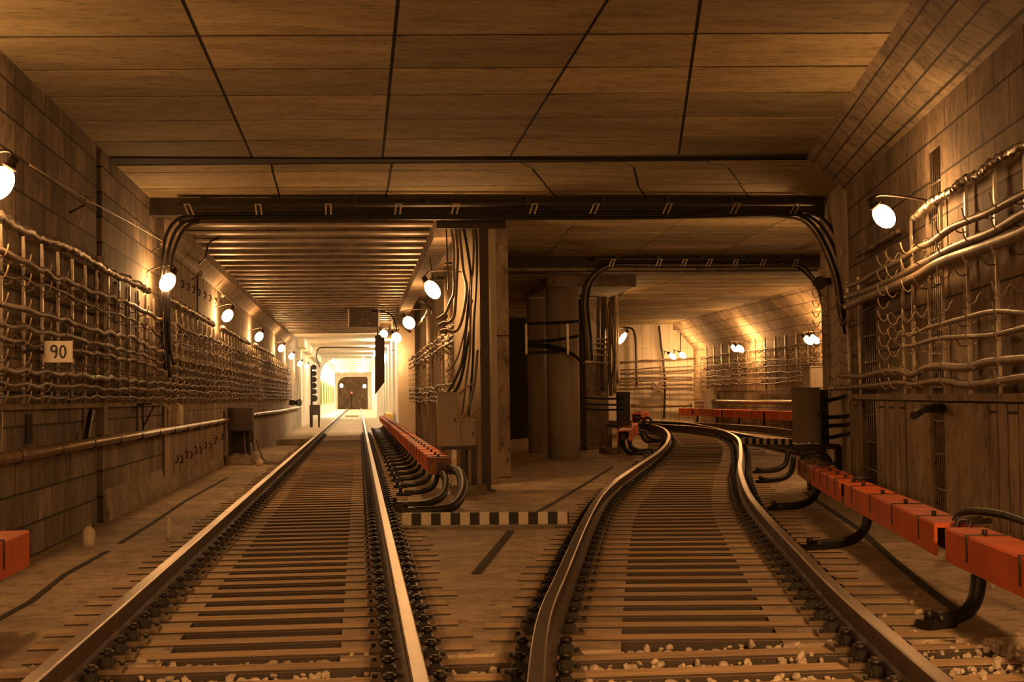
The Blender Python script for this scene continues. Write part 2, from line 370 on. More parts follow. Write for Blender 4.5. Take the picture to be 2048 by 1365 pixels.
# ceilings beyond the beam
mb = MB()
for i in range(8):
    for k in range(6):
        y0 = 20.7+i*1.05; mb.box((2.6+k*1.75+.06*(i), y0+.5, CZ+.03), (1.73, .99, .06), mi=ctone.randrange(4))
struct(mb, 'ceiling', CEILS)
mb = MB()
for i in range(20):
    for k in range(4): mb.box((3.6+k*2.3, 29.6+i*1.06, 3.99-.007*i), (2.28, 1.02, .06), mi=ctone.randrange(4))
struct(mb, 'ceiling', CEILS)
struct(MB().box((7.5, 36, CZ+.12), (10.6, 32, .1)), 'ceiling', 'ceil_dark')
struct(MB().box((-.6, 39.4, CZ+.0), (5.4, 37.6, .06)), 'ceiling', 'ribceil')
struct(MB().box((-.6, 79.5, CZ+.06), (5.4, 44, .1)), 'ceiling', 'white')
struct(MB().box((-.8, 142, 4.75), (5.6, 84, .1)), 'ceiling', 'white')
struct(MB().box((-.8, 209, 4.45), (5.6, 50, .1)), 'ceiling', 'plaster')
struct(MB().box((-.6, 198, 2), (6, .3, 5.5)), 'wall_back', 'plaster')
struct(MB().box((2.0, 58.1, 2), (.8, .25, 4.6)), 'wall_middle', 'white')
struct(MB().box((1, -9, 2), (9, .3, 5)), 'wall_back', 'blocks')
# downstand beam in front of the tunnels
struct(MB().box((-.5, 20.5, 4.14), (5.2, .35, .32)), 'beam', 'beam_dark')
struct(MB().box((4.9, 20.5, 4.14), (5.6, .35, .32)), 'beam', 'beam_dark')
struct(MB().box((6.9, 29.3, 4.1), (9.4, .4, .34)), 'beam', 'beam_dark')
struct(MB().box((5.05, 32.6, 3.98), (1.95, 4.4, .5)), 'beam', 'beam')
struct(MB().box((1.3, 39.6, 4.0), (.3, 36.5, .44)), 'beam', 'boards')
struct(MB().box((1.9, 39.6, CZ), (1.3, 36.5, .05)), 'ceiling', 'ceil1')
# steel ribs across the left tunnel ceiling
for i in range(33):
    y = 21.75+i*1.07
    q = MB().box((-.78, y, 4.015), (4.15, .26, .03)).box((-.78, y, 4.13), (4.15, .05, .21))
    struct(q, 'ceiling_beam', 'rib')
struct(MB().box((-.8, 57.4, 4.16), (4.3, .4, .3)), 'beam', 'beam')
# arched frames of the white tunnel and of the station
def portal(Y, xl, xr, ztop, cham, m_, th=.5):
    q = MB(); o = [(-3.6, Y, -.3), (-3.6, Y, 5.4), (2.6, Y, 5.4), (2.6, Y, -.3)]
    i_ = [(xl, Y, -.3), (xl, Y, ztop-cham*1.1)]
    for k in range(1, 7):
        a_ = math.pi/2*k/6; i_.append((xl+cham*1.1*(1-math.cos(a_)), Y, ztop-cham*1.1*(1-math.sin(a_))))
    for k in range(0, 7):
        a_ = math.pi/2*k/6; i_.append((xr-cham*.3*(1-math.sin(a_)), Y, ztop-cham*.3*(1-math.cos(a_))))
    i_.append((xr, Y, -.3))
    q.prism(o[:2]+o[2:]+i_[::-1], (0, th, 0)); return q
struct(portal(100, -2.66, 1.25, 4.25, 1.15, 'white'), 'wall_front', 'white')
struct(portal(183, -2.7, 1.15, 4.2, 1.0, 'white'), 'wall_front', 'white')
struct(MB().box((-2.75, 84, 4.1), (.4, 32, .5)), 'trim_7', 'white')

# round concrete columns
def column(x, y, r, label, top=4.3):
    q = MB().cyl((0, 0, -.02), (0, 0, top), r, 32); q.cyl((0, 0, top-.03), (0, 0, top), r*1.02, 32)
    return tag(q.build('concrete_column', 'column', None, (x, y, 0)), label, 'column')
column(1.84, 22.4, .34, 'round concrete column right behind the steel post between the two tracks')
column(4.50, 31.2, .36, 'stout round concrete column standing alone past the striped bar', 3.8)
column(4.45, 34.4, .36, 'darker round column half hidden by the stout lone column', 3.8)
for i in range(6):
    column(2.02, 26.2+i*4, .2, f'slim round column in the row beside the straight track, {nth(i)} behind the cabinets', 4.2)

# ------------------------------------------------------------------ RAILS
PROF = [(-.075, 0), (.075, 0), (.075, .012), (.02, .03), (.011, .05), (.011, .125), (.034, .14), (.037, .172), (.030, .18), (-.030, .18), (-.037, .172), (-.034, .14), (-.011, .125), (-.011, .05), (-.02, .03), (-.075, .012)]
def rail(pts, label, name='rail'):
    P = [Vector(p) for p in pts]; q = MB(); n = len(PROF); vs = []
    for i, p in enumerate(P):
        t = (P[min(i+1, len(P)-1)]-P[max(i-1, 0)]); t.z = 0; t.normalize(); s_ = Vector((t.y, -t.x, 0))
        vs += [p+s_*a_+Vector((0, 0, b_+.02)) for a_, b_ in PROF]
    for i in range(len(P)-1):
        for k in range(n):
            q.add([], []); q.f.append((i*n+k, i*n+(k+1) % n, (i+1)*n+(k+1) % n, (i+1)*n+k)); q.m.append(1 if k in (7, 8, 9) else 0); q.sm.append(False)
    q.v = vs; q.f.append(tuple(range(n))); q.m.append(0); q.sm.append(False)
    q.f.append(tuple(range((len(P)-1)*n, len(P)*n))[::-1]); q.m.append(0); q.sm.append(False)
    return tag(q.build(name, ['railside', 'railtop']), label, 'rail')
rail([(XL, y, 0) for y in (2.5, 30, 100, 229)], 'left rail of the straight track leading into the bright station')
rail([(XR, y, 0) for y in (2.5, 30, 100, 229)], 'right rail of the straight track leading into the bright station')
def lift(p): return Vector((p[0], p[1], ground(p[0], p[1])))
rail([lift(p) for p in catmull([(x, y, 0) for x, y in LR], 5)], 'left rail of the curving track, bending behind the round column')
rail([lift(p) for p in catmull([(x, y, 0) for x, y in RR], 5)], 'right rail of the curving track, beside the long orange covers')
rail([lift(p) for p in catmull([(9.1, 24, 0), (9.1, 30, 0), (9.05, 35, 0), (9.0, 39, 0), (8.8, 42, 0), (8.3, 45, 0), (7.4, 48.2, 0)], 5)], 'nearer rail of the far cross track behind the right cabinet')
rail([lift(p) for p in catmull([(10.72, 24, 0), (10.72, 30, 0), (10.68, 36, 0), (10.5, 41, 0), (10.1, 44.5, 0), (9.3, 47.6, 0), (8.4, 49.4, 0)], 5)], 'farther rail of the far cross track, nearest the blocks wall')

# ------------------------------------------------------------------ SLEEPERS
def fastening_mesh():
    q = MB().box((0, 0, .012), (.40, .17, .024))
    for s_ in (-1, 1):
        q.box((s_*.112, 0, .05), (.075, .10, .055), bev=.012, mi=1)
        q.cyl((s_*.115, 0, .02), (s_*.115, 0, .115), .02, 6, 1); q.cyl((s_*.115, 0, .085), (s_*.115, 0, .105), .034, 6, 1)
    for s_ in (-1, 1):
        q.cyl((s_*.178, .05*s_, .02), (s_*.178, .05*s_, .042), .014, 6, 1)
    return q
FAST = fastening_mesh().build('fastening', ['plate', 'clip']); FME = FAST.data; bpy.data.objects.remove(FAST)
def sleeper(loc, rz, x0, x1, railxs, label, group, wide=.205):
    e = thing('sleeper', label, 'sleeper', loc, rz, group)
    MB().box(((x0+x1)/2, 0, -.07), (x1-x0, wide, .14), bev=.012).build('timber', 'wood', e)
    for rx in railxs:
        f_ = bpy.data.objects.new('fastening', FME); COL.objects.link(f_); f_.parent = e; f_.location = (rx, 0, 0)
    return e
STEP = .425
n1 = n2 = 0
GS, GC = 'sleepers of the straight track', 'sleepers of the curving track'
y = 3.55
lft = [3.55+.425*i+random.uniform(-.015, .015) for i in range(118)]
for i, y in enumerate(lft):
    if y < 7.5: continue
    lab = f'worn wooden sleeper of the straight track, {nth(n1)} beyond the loose ballast' if n1 < 24 else 'worn wooden sleeper in the far close-set run of the straight track'
    n1 += 1
    sleeper((-.57, y, .004), R(random.uniform(-.3, .3)), -1.22+random.uniform(-.06, .04), 1.2+random.uniform(-.06, .06), (XL+.57, XR+.57), lab, GS)
k = 0
for i, y in enumerate(lft):                  # long bearers under both tracks
    if y >= 7.5: break
    l, r_ = interp(LR, y), interp(RR, y)
    sleeper((0, y, .004), R(-2.2)*0-R(.8), -1.95, r_+.55+random.uniform(0, .15), (XL, XR, l, r_), f'long wooden bearer under both tracks amid ballast, {nth(k)} from the lower edge', 'long bearers in the ballast'); k += 1
cp = catmull([((l[0]+interp(RR, l[1]))/2, l[1], 0) for l in LR[:-2]], 12)
acc = 0; last = cp[0]; n2 = 0; nxt = .2
for a, b in zip(cp, cp[1:]):
    d = (b-a).length
    while nxt <= acc+d:
        p = a+(b-a)*((nxt-acc)/d); t = (b-a).normalized(); nxt += .43
        if p.y < 7.6 or p.y > 42: continue
        ang = -math.atan2(t.x, t.y)*.75
        ca, sa = math.cos(ang), math.sin(ang)
        rx = []
        for tab in (LR, RR):
            lo = -2.0 if tab is LR else 0; hi = 0 if tab is LR else 2.0
            for _ in range(24):
                mid = (lo+hi)/2; X, Y = p.x+mid*ca, p.y+mid*sa
                if X < interp(tab, Y): lo = mid
                else: hi = mid
            rx.append(lo)
        lab = f'worn wooden sleeper of the curving track, {nth(n2)} beyond the loose ballast' if n2 < 24 else 'worn wooden sleeper in the far bend of the curving track'
        n2 += 1
        s_ = sleeper((p.x, p.y, .004+ground(p.x, p.y)), ang, -1.18+random.uniform(-.1, .03), 1.32+random.uniform(-.06, .12), rx, lab, GC)
    acc += d

# ballast between the near bearers: nobody could count it
q = MB()
ico = bmesh.new(); bmesh.ops.create_icosphere(ico, subdivisions=1, radius=1); IV = [v.co.copy() for v in ico.verts]; IF = [[x.index for x in f.verts] for f in ico.faces]; ico.free()
def stone(x, y, z, s):
    rot = Matrix.Rotation(random.uniform(0, 6), 3, (random.random(), random.random(), random.random()+.1)); sc = Vector((s*random.uniform(.7, 1.3), s*random.uniform(.7, 1.3), s*random.uniform(.5, .9)))
    q.add([rot @ Vector((v.x*sc.x*random.uniform(.75, 1.2), v.y*sc.y*random.uniform(.75, 1.2), v.z*sc.z*random.uniform(.75, 1.2)))+Vector((x, y, z)) for v in IV], IF)
for i in range(13000):
    y = random.uniform(3.6, 7.7); x = random.uniform(-3.0, 4.4)
    gapp = min(lft, key=lambda yy: abs(y-yy))
    if abs(y-gapp) < .115: continue
    up = 1-min(abs(yy-y) for yy in lft if yy > y)/.36
    if abs(x-XL) < .22 or abs(x-XR) < .2 or abs(x-interp(LR, y)) < .2 or abs(x-interp(RR, y)) < .2:
        if random.random() < .75: continue
    if not -2.78 < x < wallx(y)-.2: continue
    stone(x, y, -.075+.09*max(0, up)*random.uniform(.5, 1.15), random.uniform(.012, .031))
for i in range(260):
    y = random.uniform(4.2, 9.5); x = random.uniform(2.7, 4.6)
    if x > wallx(y)-.2 or x < interp(RR, y)+.3 or (y > 7.7 and random.random() < .75): continue
    stone(x, y, .0+random.uniform(-.01, .02), random.uniform(.012, .03))
tag(q.build('ballast_stones', 'stone'), 'pale loose ballast stones between the nearest bearers', 'ballast', kind='stuff')

# ------------------------------------------------------------------ striped bars
def bar(a, b, label, hgt=.125):
    a, b = Vector(a), Vector(b); d = b-a
    o = MB().box((d.length/2, 0, hgt/2+.02), (d.length, .12, hgt), bev=.006).build('striped_bar', 'stripe', None, a, math.atan2(d.y, d.x)); return tag(o, label, 'barrier bar')
bar((.45, 15.15, 0), (2.19, 14.88, 0), 'black and white banded bar lying between the two tracks')
p = gz(1487, 888, .28); p2 = gz(1612, 891, .28)
bar((p.x, p.y, .26), (p2.x, p2.y, .26), 'distant black and white banded bar beyond the curving track')

# ------------------------------------------------------------------ third rails under orange covers
def cover(a, b, label, group, straps=2, w_=.24, hgt=.2, tip=False, paint='orange'):
    a, b = Vector(a), Vector(b); d = b-a; L_ = d.length
    rz = math.atan2(d.y, d.x); e = thing('third_rail_cover', label, 'rail cover', a, rz, group)
    e.rotation_euler.y = -math.asin(d.z/L_)
    q = MB()
    prof = [(-w_/2, 0), (-w_/2, hgt-.012), (-w_/2+.012, hgt), (w_/2-.012, hgt), (w_/2, hgt-.012), (w_/2, 0), (w_/2-.02, 0), (w_/2-.02, hgt-.03), (-w_/2+.02, hgt-.03), (-w_/2+.02, 0)]
    q.prism([(0, y_, z_) for y_, z_ in prof], (L_, 0, 0)); q.build('hood', paint, e)
    MB().box((L_/2, 0, hgt*.45), (L_+.1, .09, hgt*.6)).build('contact_rail', 'iron', e)
    if tip:
        MB().box((-.012, 0, hgt/2), (.03, w_, hgt), bev=.006).box((-.03, -.03, hgt*.42), (.012, .03, hgt*.55), mi=1).build('end_cap', [paint, 'iron'], e)
    for i in range(straps):
        x = L_*(i+.5)/straps if straps > 1 else L_*.5
        s_ = MB().prism([(x-.012, -w_/2-.006, hgt*.25), (x-.012, -w_/2-.006, hgt+.006), (x-.012, w_/2+.006, hgt+.006), (x-.012, w_/2+.006, hgt*.25), (x-.012, w_/2-.002, hgt*.25), (x-.012, w_/2-.002, hgt-.002), (x-.012, -w_/2+.002, hgt-.002), (x-.012, -w_/2+.002, hgt*.25)], (.024, 0, 0)).build('strap', 'iron', e)
        MB().cyl((x, .02, hgt), (x, .02, hgt+.035), .016, 6).build('bolt', 'iron', s_)
    return e
def arm(foot, up, label, group, zt=.34, r=.036):  # bracket: foot on a sleeper, arm curving up under the cover
    f_, u_ = Vector(foot), Vector(up); d = Vector((u_.x-f_.x, u_.y-f_.y, 0)); L_ = d.length
    e = thing('third_rail_bracket', label, 'bracket', f_, math.atan2(d.y, d.x), group)
    MB().tube(catmull([(0, 0, .045), (L_*.45, 0, .05), (L_*.75, 0, .09), (L_*.93, 0, .19), (L_, 0, zt-f_.z+.03)], 5), r, 8).build('curved_arm', 'black', e)
    MB().box((0, 0, .025), (.22, .13, .05), bev=.01).build('foot', 'clip', e)
    MB().cyl((-.05, 0, .05), (-.05, 0, .11), .028, 6).build('bolt', 'clip', e)
# straight track
X3 = 1.02; ys = [18.3]+[18.75+3.2*i for i in range(15)]
for i, (a, b) in enumerate(zip(ys, ys[1:])):
    cover((X3+.02, a+.06, .37), (X3+.02, b-.08, .37), 'brownish orange end cover of the third rail by the beige cabinets' if i == 0 else f'orange third rail cover beside the straight track, {nth(i-1)} behind the end block', 'orange covers along the straight track', 1 if i == 0 else 3, .28, .22, i == 0, 'orange_old' if i == 0 else 'orange')
for i in range(26):
    y = 20.2+i*1.7-.2
    arm((.62, y, .0), (X3+.08, y, 0), f'black curved third rail bracket beside the straight track, {nth(i)} behind the hose loops' if i < 12 else 'small far black third rail bracket beside the straight track', 'brackets along the straight track')
# curving track: covers on its outer side
off = []
rp = catmull([(x, y, 0) for x, y in RR], 6)
for i, p in enumerate(rp):
    t = (rp[min(i+1, len(rp)-1)]-rp[max(i-1, 0)]).normalized(); off.append(p+Vector((t.y, -t.x, 0))*.77)
def at_y(Y):
    for a, b in zip(off, off[1:]):
        if a.y <= Y <= b.y: return a+(b-a)*((Y-a.y)/(b.y-a.y+1e-9))
    return off[0] if Y < off[0].y else off[-1]
segs = [(4.2, 8.2, 'nearest long orange third rail cover running out of the photo'), (8.5, 12.5, 'long orange third rail cover between the first and second joints'), (12.82, 15.3, 'orange third rail cover just before the tall brown cabinet'), (15.55, 17.35, 'dusky orange end cover of the third rail beneath the tall brown cabinet')]
for i, (a, b, lab) in enumerate(segs):
    pa, pb = at_y(a), at_y(b); pa.z = pb.z = .345
    cover(pa, pb, lab, 'orange covers along the curving track', 4 if i < 3 else 2, .24, .2, i == 3, 'orange_old' if i == 3 else 'orange')
    if i < 3:
        c_ = at_y(b+.11); q = MB()
        for k, s_ in enumerate((-1, 1)):
            q.tube([c_+Vector((.02, .1*s_, .36)), c_+Vector((-.02, .1*s_, .46)), c_+Vector((.02, .08*s_, .575)), c_+Vector((.16, .06*s_, .575))], .02, 6)
        q.box(c_+Vector((.02, 0, .45)), (.12, .36, .1), -.2)
        tag(q.build('joint_clamp', 'iron'), f'dark clamp in the gap after the {nth(i)} long orange cover', 'clamp', 'joint clamps between orange covers')
for i, (fx, fy) in enumerate(((1872, 1256), (1630, 1101), (1555, 1022), (1527, 967), (1520, 948))):
    a = gz(fx, fy, 0); Y = a.y+.12; b = at_y(Y)
    arm(a, (b.x+.05, b.y, 0), ['black curved third rail bracket lying lowest, in the loose stones', 'black curved third rail bracket below the middle orange cover', 'black curved third rail bracket near the second cover joint', 'black third rail bracket in shade below the third orange cover', 'thick dark third rail bracket under the end cover'][i], 'brackets along the curving track', .36, .045)
# jumper cable over the near joint, cable at the far end
j = at_y(8.3)
def cable(pts, r, m_, label, group=None, cat='cable', name='cable', n=8, sm=5):
    return tag(MB().tube(catmull(pts, sm), r, n).build(name, m_), label, cat, group)
cable([j+Vector((.1, .35, .5)), j+Vector((.14, .3, .6)), j+Vector((.2, -.1, .62)), j+Vector((.22, -.6, .58)), j+Vector((.2, -1.1, .56)), j+Vector((.18, -1.4, .5))], .025, 'black', 'black jumper cable bridging the nearest joint in the orange covers', name='jumper_cable')
j = at_y(17.2)
cable([j+Vector((-.1, .0, .5)), j+Vector((-.05, -.1, .62)), j+Vector((.15, -.1, .62)), j+Vector((.35, .2, .5)), j+Vector((.45, .8, .45)), j+Vector((.45, 1.3, .55))], .03, 'black', 'black cable looping from the end cover toward the tall brown cabinet', name='jumper_cable')
# stub on the left and the far ones
cover((-2.16, 5.2, .36), (-2.16, 9.05, .36), 'orange third rail cover end poking in beside the left wall', None, 3, .28, .22)
fr = [(11.12, 24, .66), (11.12, 29, .66), (11.12, 33.5, .66), (11.12, 38, .66), (11.12, 42.6, .66), (11.1, 46.3, .66), (11.0, 48.0, .66)]
for i, (a, b) in enumerate(zip(fr, fr[1:])):
    cover(Vector(a)+Vector((0, .1, 0)), Vector(b)-Vector((0, .15, 0)), f'far orange third rail cover along the block wall, {nth(5-i)} from its pointed end', 'far orange covers by the block wall', 2, .24, .24)
for i in range(8):
    y = 28.2+i*2.6
    arm((10.86, y, .3), (11.2, y, .3), f'small black bracket under the far orange covers, {nth(7-i)} from the pointed end', 'brackets under the far covers', .7)
c0 = gz(1252, 872, .45)
for i, (x, yy, x2, yy2) in enumerate(((1247, 880, 1272, 862), (1274, 862, 1298, 848), (1262, 842, 1298, 838))):
    a, b = gz(x, yy, .42), gz(x2, yy2, .50)
    if (b-a).length > 3.2: b = a+(b-a).normalized()*3.2
    a.z = .36+ground(a.x, a.y); b.z = .36+ground(b.x, b.y)
    cover(a, b, ['short orange cover end beside the far dark box', 'short orange cover behind the first one in the far bend', 'farthest small orange cover peeping out in the far bend'][i], 'short covers in the far bend', 1, .26, .24)
    arm((a.x+.62, a.y+.3, ground(a.x+.62, a.y+.3)), (a.x+.05, a.y+.35, 0), f'small black bracket under the far bend covers, {nth(i)} into the bend', 'brackets in the far bend', .38+ground(a.x, a.y))
for i, (xs) in enumerate((([(1247, 872), (1246, 890), (1258, 906), (1280, 909), (1305, 909)]), ([(1258, 878), (1262, 893), (1275, 902), (1300, 905)]), ([(1282, 866), (1288, 880), (1300, 887), (1318, 890)]), ([(1290, 862), (1296, 874), (1310, 880), (1322, 881)]))):
    Y0 = 31.0 if i < 2 else 33.5
    P_ = [vy(x, yy, Y0) for x, yy in xs]
    for p in P_: p.z = max(p.z, ground(p.x, p.y)+.05)
    cable(P_, .05 if i < 2 else .04, 'black', ['thick black hose loop hanging lowest from the far orange stub', 'inner black hose loop of the far orange stub', 'thin black hose curving toward the far bend of the rail', 'topmost thin black hose at the far orange stub'][i], 'hoses at the far stub', 'hose', 'feeder_hose')
for i, (pts) in enumerate((((1270, 848), (1276, 838), (1287, 838), (1290, 850)), ((1284, 846), (1292, 836), (1302, 840), (1300, 850)))):
    cable([vy(x, yy, 33) for x, yy in pts], .03, 'black', ['left small black cable arch over the far orange stub', 'right small black cable arch over the far orange stub'][i], 'cable arches at the far stub', name='jumper_cable')
# hose loops at the straight track's cover end
H = X3
cable([(H+.02, 18.25, .42), (H+.06, 17.95, .3), (H-.02, 17.6, .14), (H-.25, 17.35, .07), (H-.52, 17.25, .07)], .05, 'black', 'black feeder hose curling out of the end block, the farther of two', 'feeder hoses at the end block', 'hose', 'feeder_hose')
cable([(H+.14, 18.3, .45), (H+.22, 17.6, .42), (H+.20, 16.95, .25), (H+.05, 16.5, .1), (H-.2, 16.35, .07), (H-.42, 16.3, .07)], .06, 'black', 'thick black feeder hose curling round the end block, the nearer of two', 'feeder hoses at the end block', 'hose', 'feeder_hose')
for x, y in ((.47, 17.25), (.57, 16.3)):
    q = MB().box((0, 0, .06), (.16, .16, .12), bev=.015).cyl((-.05, 0, .1), (-.05, 0, .17), .03, 6)
    tag(q.build('cable_lug', 'clip', None, (x, y, 0)), 'black bolted lug ending the farther hose' if y > 17 else 'black bolted lug ending the nearer thick hose', 'lug')
#@@PART2
# ------------------------------------------------------------------ LAMPS
def lamp(wall, bulb, label, group, tilt=0, r=(.10, .10, .135), far=False, name='wall_lamp', shade=False):
    wpt, b = Vector(wall), Vector(bulb); e = thing(name, label, 'lamp', b, 0, group)
    d = wpt-b; rot = Matrix.Rotation(tilt, 3, 'Y'); ax = rot @ Vector((0, 0, 1))
    MB().ell((0, 0, 0), r, rot, 16, 10).build('bulb', 'bulb_boosted' if shade else 'bulb_far' if far else 'bulb', e)
    q = MB().cyl(ax*(r[2]*.9), ax*(r[2]+.09), .045, 12, r2=.035); q.cyl(ax*(r[2]+.0), ax*(r[2]+.02), .06, 12); q.build('socket', 'iron', e)
    if shade: MB().tube([rot @ Vector((0, 0, z)) for z in (r[2]+.06, r[2]*.7, -.10)], [.07, .30, .42], 24, cap=False).build('added_shade', 'galv', e)  # unseen shade added to keep lamp light off the ceiling
    MB().tube(catmull([ax*(r[2]+.08), ax*(r[2]+.13)+d*.35, d*.9+Vector((0, 0, .12)), d], 4), .012, 6).build('arm', 'iron', e)
GL, GR = 'lamps on the left wall', 'lamps along the right side of the straight track'
leftl = [(0, 368), (335, 565), (455, 632), (518, 674), (563, 697), (583, 713), (600, 728), (613, 733), (625, 742)]
for i, (x, y) in enumerate(leftl):
    b = vx(x, y, -2.62); b.x = -2.62
    if i == 0: b = Vector((-2.62, b.y-.03, b.z))
    lamp((XW, b.y, b.z+.05), b, f'glowing bulb lamp on the left wall, {nth(i)} into the tunnel', GL, R(32))
for i, Y in enumerate((-.8, -5.0)): lamp((XW, Y, 2.98), (-2.55, Y, 2.92), 'unseen boosted lamp with added shade on the left wall, just behind the viewpoint' if i == 0 else 'unseen boosted lamp with added shade on the left wall, farthest behind the viewpoint', GL, R(18), (.2, .2, .24), shade=True)  # unseen lamps, boosted and shaded to light the near track
for i, (x, y, Y) in enumerate(((865, 580, 21.2), (818, 646, 30.2), (793, 676, 38.6), (771, 716, 57.5), (768, 668, 49))):
    b = vy(x, y, Y); lamp(b+Vector((.5, .2, .18)), b, ['large glowing bulb lamp above the beige cabinets', 'glowing bulb lamp second above the cable hooks right of the straight track', 'smaller glowing bulb lamp third right of the straight track', 'far low glowing bulb lamp right of the dark hanging panel', 'far high glowing bulb lamp right of the dark hanging panel'][i], GR, R(-35), (.10, .10, .15) if i == 0 else (.12, .12, .14))
b = vw(1768, 433, .5); lamp((wallx(b.y), b.y, b.z), b, 'big glowing bulb lamp on the near right wall', 'lamps on the right wall', R(-40), (.085, .085, .115))
for i, Y in enumerate((2.2, -3.8)): lamp((wallx(Y), Y, 2.98), (wallx(Y)-.45, Y, 2.92), 'unseen boosted lamp with added shade on the right wall, just out of the photo' if i == 0 else 'unseen boosted lamp with added shade on the right wall, behind the viewpoint', 'lamps on the right wall', R(-18), (.2, .2, .24), shade=True)
for i, (x, y, X) in enumerate(((1345, 713, 10.2), (1365, 711, 10.4), (1470, 697, 11.0), (1480, 698, 11.05), (1617, 681, 11.0), (1629, 679, 11.1), (1587, 703, 11.35))):
    b = vx(x, y, X) if i > 1 else vy(x, y, 47.4)
    if i == 6: continue
    lamp(b+(Vector((.35, .2, .1)) if i > 1 else Vector((0, 1.35, .1))), b, ['left of the two lamps glowing before the white wall', 'right of the two lamps glowing before the white wall', 'left lamp of the touching pair on the far block wall', 'right lamp of the touching pair on the far block wall', 'left lamp of the pair glowing above the right grey cabinets', 'right lamp of the pair glowing above the right grey cabinets'][i], 'lamps in the far right tunnel', R(-50), (.085, .085, .14), True)
lamp((7.0, 20.75, 3.05), (7.35, 21.3, 3.0), 'glowing bulb lamp hidden behind the right wall end', 'lamps in the far right tunnel', R(32), (.13, .13, .17))  # unseen lamp added to light the ceiling and columns beyond the beam
b = vy(1245, 677, 34.0); lamp(b+Vector((-.35, .3, .05)), b, 'slim glowing lamp beside the cable-hung pier', None, R(35), (.06, .06, .16))
for i, (x, y) in enumerate(((683, 772), (729, 773))):
    b = vy(x, y, 186); lamp((-2.9 if i == 0 else 1.6, 186.2, b.z), b, ['faraway lamp at the left of the dark tunnel mouth', 'faraway lamp at the right of the dark tunnel mouth'][i], 'lamps at the dark tunnel mouth', 0, (.2, .2, .24))
for i, (xa, ya, xb, yb, Y) in enumerate(((841, 603, 862, 618, 24.5), (805, 652, 820, 664, 32))):
    a, b_ = vy(xa, ya, Y), vy(xb, yb, Y+.4); e = tag(MB().tube([a, b_], .03, 8).build('slanted_conduit', 'galv'), ['shiny slanted conduit just below the large lamp', 'shiny slanted conduit just below the second lamp'][i], 'conduit', 'slanted conduits under lamps')
# station lamps: two rows of tubes under its ceiling
for i in range(9):
    for s_ in (-1, 1):
        e = thing('station_lamp', f'bright tube lamp under the white station ceiling, {nth(i)} in the {"left" if s_ < 0 else "right"} row', 'lamp', (-.8+s_*1.25, 106+i*8.6, 4.6), 0, 'station tube lamps')
        MB().cyl((0, -2.2, 0), (0, 2.2, 0), .05, 8).build('tube', 'tube', e)
        MB().box((0, 0, .07), (.2, 4.6, .05)).build('fitting', 'signwhite', e)
for i in range(5):  # extra tubes added out of sight to brighten the white tunnel
    e = thing('station_lamp', f'added bright tube lamp under the white tunnel ceiling before the arch, {nth(i)} in line', 'lamp', (1.0, 62+i*8.5, 4.15), 0, 'station tube lamps')
    MB().cyl((0, -1.2, 0), (0, 1.2, 0), .055, 8).build('tube', 'tube', e); MB().box((.06, 0, .09), (.14, 2.6, .05)).build('fitting', 'signwhite', e)
for i in range(2):  # added unseen behind the lintel to lighten the tunnel mouth
    e = thing('station_lamp', f'added unseen tube lamp under the ceiling just inside the dark tunnel mouth, {nth(i)} from the left', 'lamp', (-1.8+2*i, 184.2, 4.33), 0, 'station tube lamps')
    MB().cyl((-.6, 0, 0), (.6, 0, 0), .05, 8).build('tube', 'tube', e); MB().box((0, 0, .055), (1.3, .1, .02)).build('fitting', 'signwhite', e)

# ------------------------------------------------------------------ WALL BRACKETS, HOOKS AND CABLES
HOOK = [(.24, .075), (.232, .03), (.215, -.01), (.185, -.03), (.155, -.012), (.14, .03), (.12, .055), (.095, .035), (.075, .0), (.045, -.01), (0, 0)]
def hook_mb(z=0, q=None, r=.0065, n=5): 
    q = q or MB(); return q.tube([(o, 0, z+h_) for o, h_ in HOOK], r, n)
HK = hook_mb().build('hook', 'cable_lit'); HME = HK.data; bpy.data.objects.remove(HK)
def bracket(loc, rz, z0, z1, hz, label, group, m_='galv', full=True):
    e = thing('cable_bracket', label, 'bracket', loc, rz, group)
    if full:
        MB().box((.02, 0, (z0+z1)/2), (.025, .035, z1-z0)).build('upright', m_, e)
        for z in hz:
            h_ = bpy.data.objects.new('hook', HME); COL.objects.link(h_); h_.parent = e; h_.location = (.02, 0, z)
    else:
        q = MB().box((.02, 0, (z0+z1)/2), (.025, .035, z1-z0))
        for z in hz: hook_mb(z, q, .009, 4)
        q.build('hooked_upright', m_, e)
    return e
HZL = [2.50, 2.34, 2.13, 1.98, 1.86, 1.70, 1.60, 1.48, 1.38]
nb = 0
src = None
y = 8.2
while y < 58:
    if not 16.2 < y < 16.65:
        lab = f'hooked steel cable bracket on the left wall, {nth(nb)} into the tunnel' if nb < 22 else 'hooked steel cable bracket on the left wall, far in past the dark cabinet'
        z0 = 1.30 if nb % 5 else .9
        if y < 21: bracket((XW, y, 0), 0, z0, 2.82, HZL, lab, 'cable brackets on the left wall')
        elif src is None: src = bracket((XW+.03, y, 0), 0, 1.3, 2.8, HZL, lab, 'cable brackets on the left wall', full=False)
        else: dup(src, (XW+.03, y, 0), 0, lab)
        nb += 1
    y += .74+random.uniform(-.06, .06) if y < 40 else 1.0
def wcable(z, r, Y0, Y1, label, X=-2.70, m_='cable', amp=.03, seed=0, group='cables on the left wall', drift=()):
    rnd = random.Random(seed); pts = []; Y = Y0; z_ = 0; x_ = 0
    while Y <= Y1:
        z_ = .6*z_+rnd.uniform(-amp, amp)*.45; x_ = .5*x_+rnd.uniform(-.02, .02)
        dz = 0
        for (a, b, v) in drift:
            if Y > a: dz += v*smooth((Y-a)/(b-a))
        pts.append((X+x_, Y, z+z_+dz-.02*(len(pts) % 2))); Y += .40 if Y < 26 else .62
    return cable(pts, r*.82, m_, label, group, n=6, sm=3)
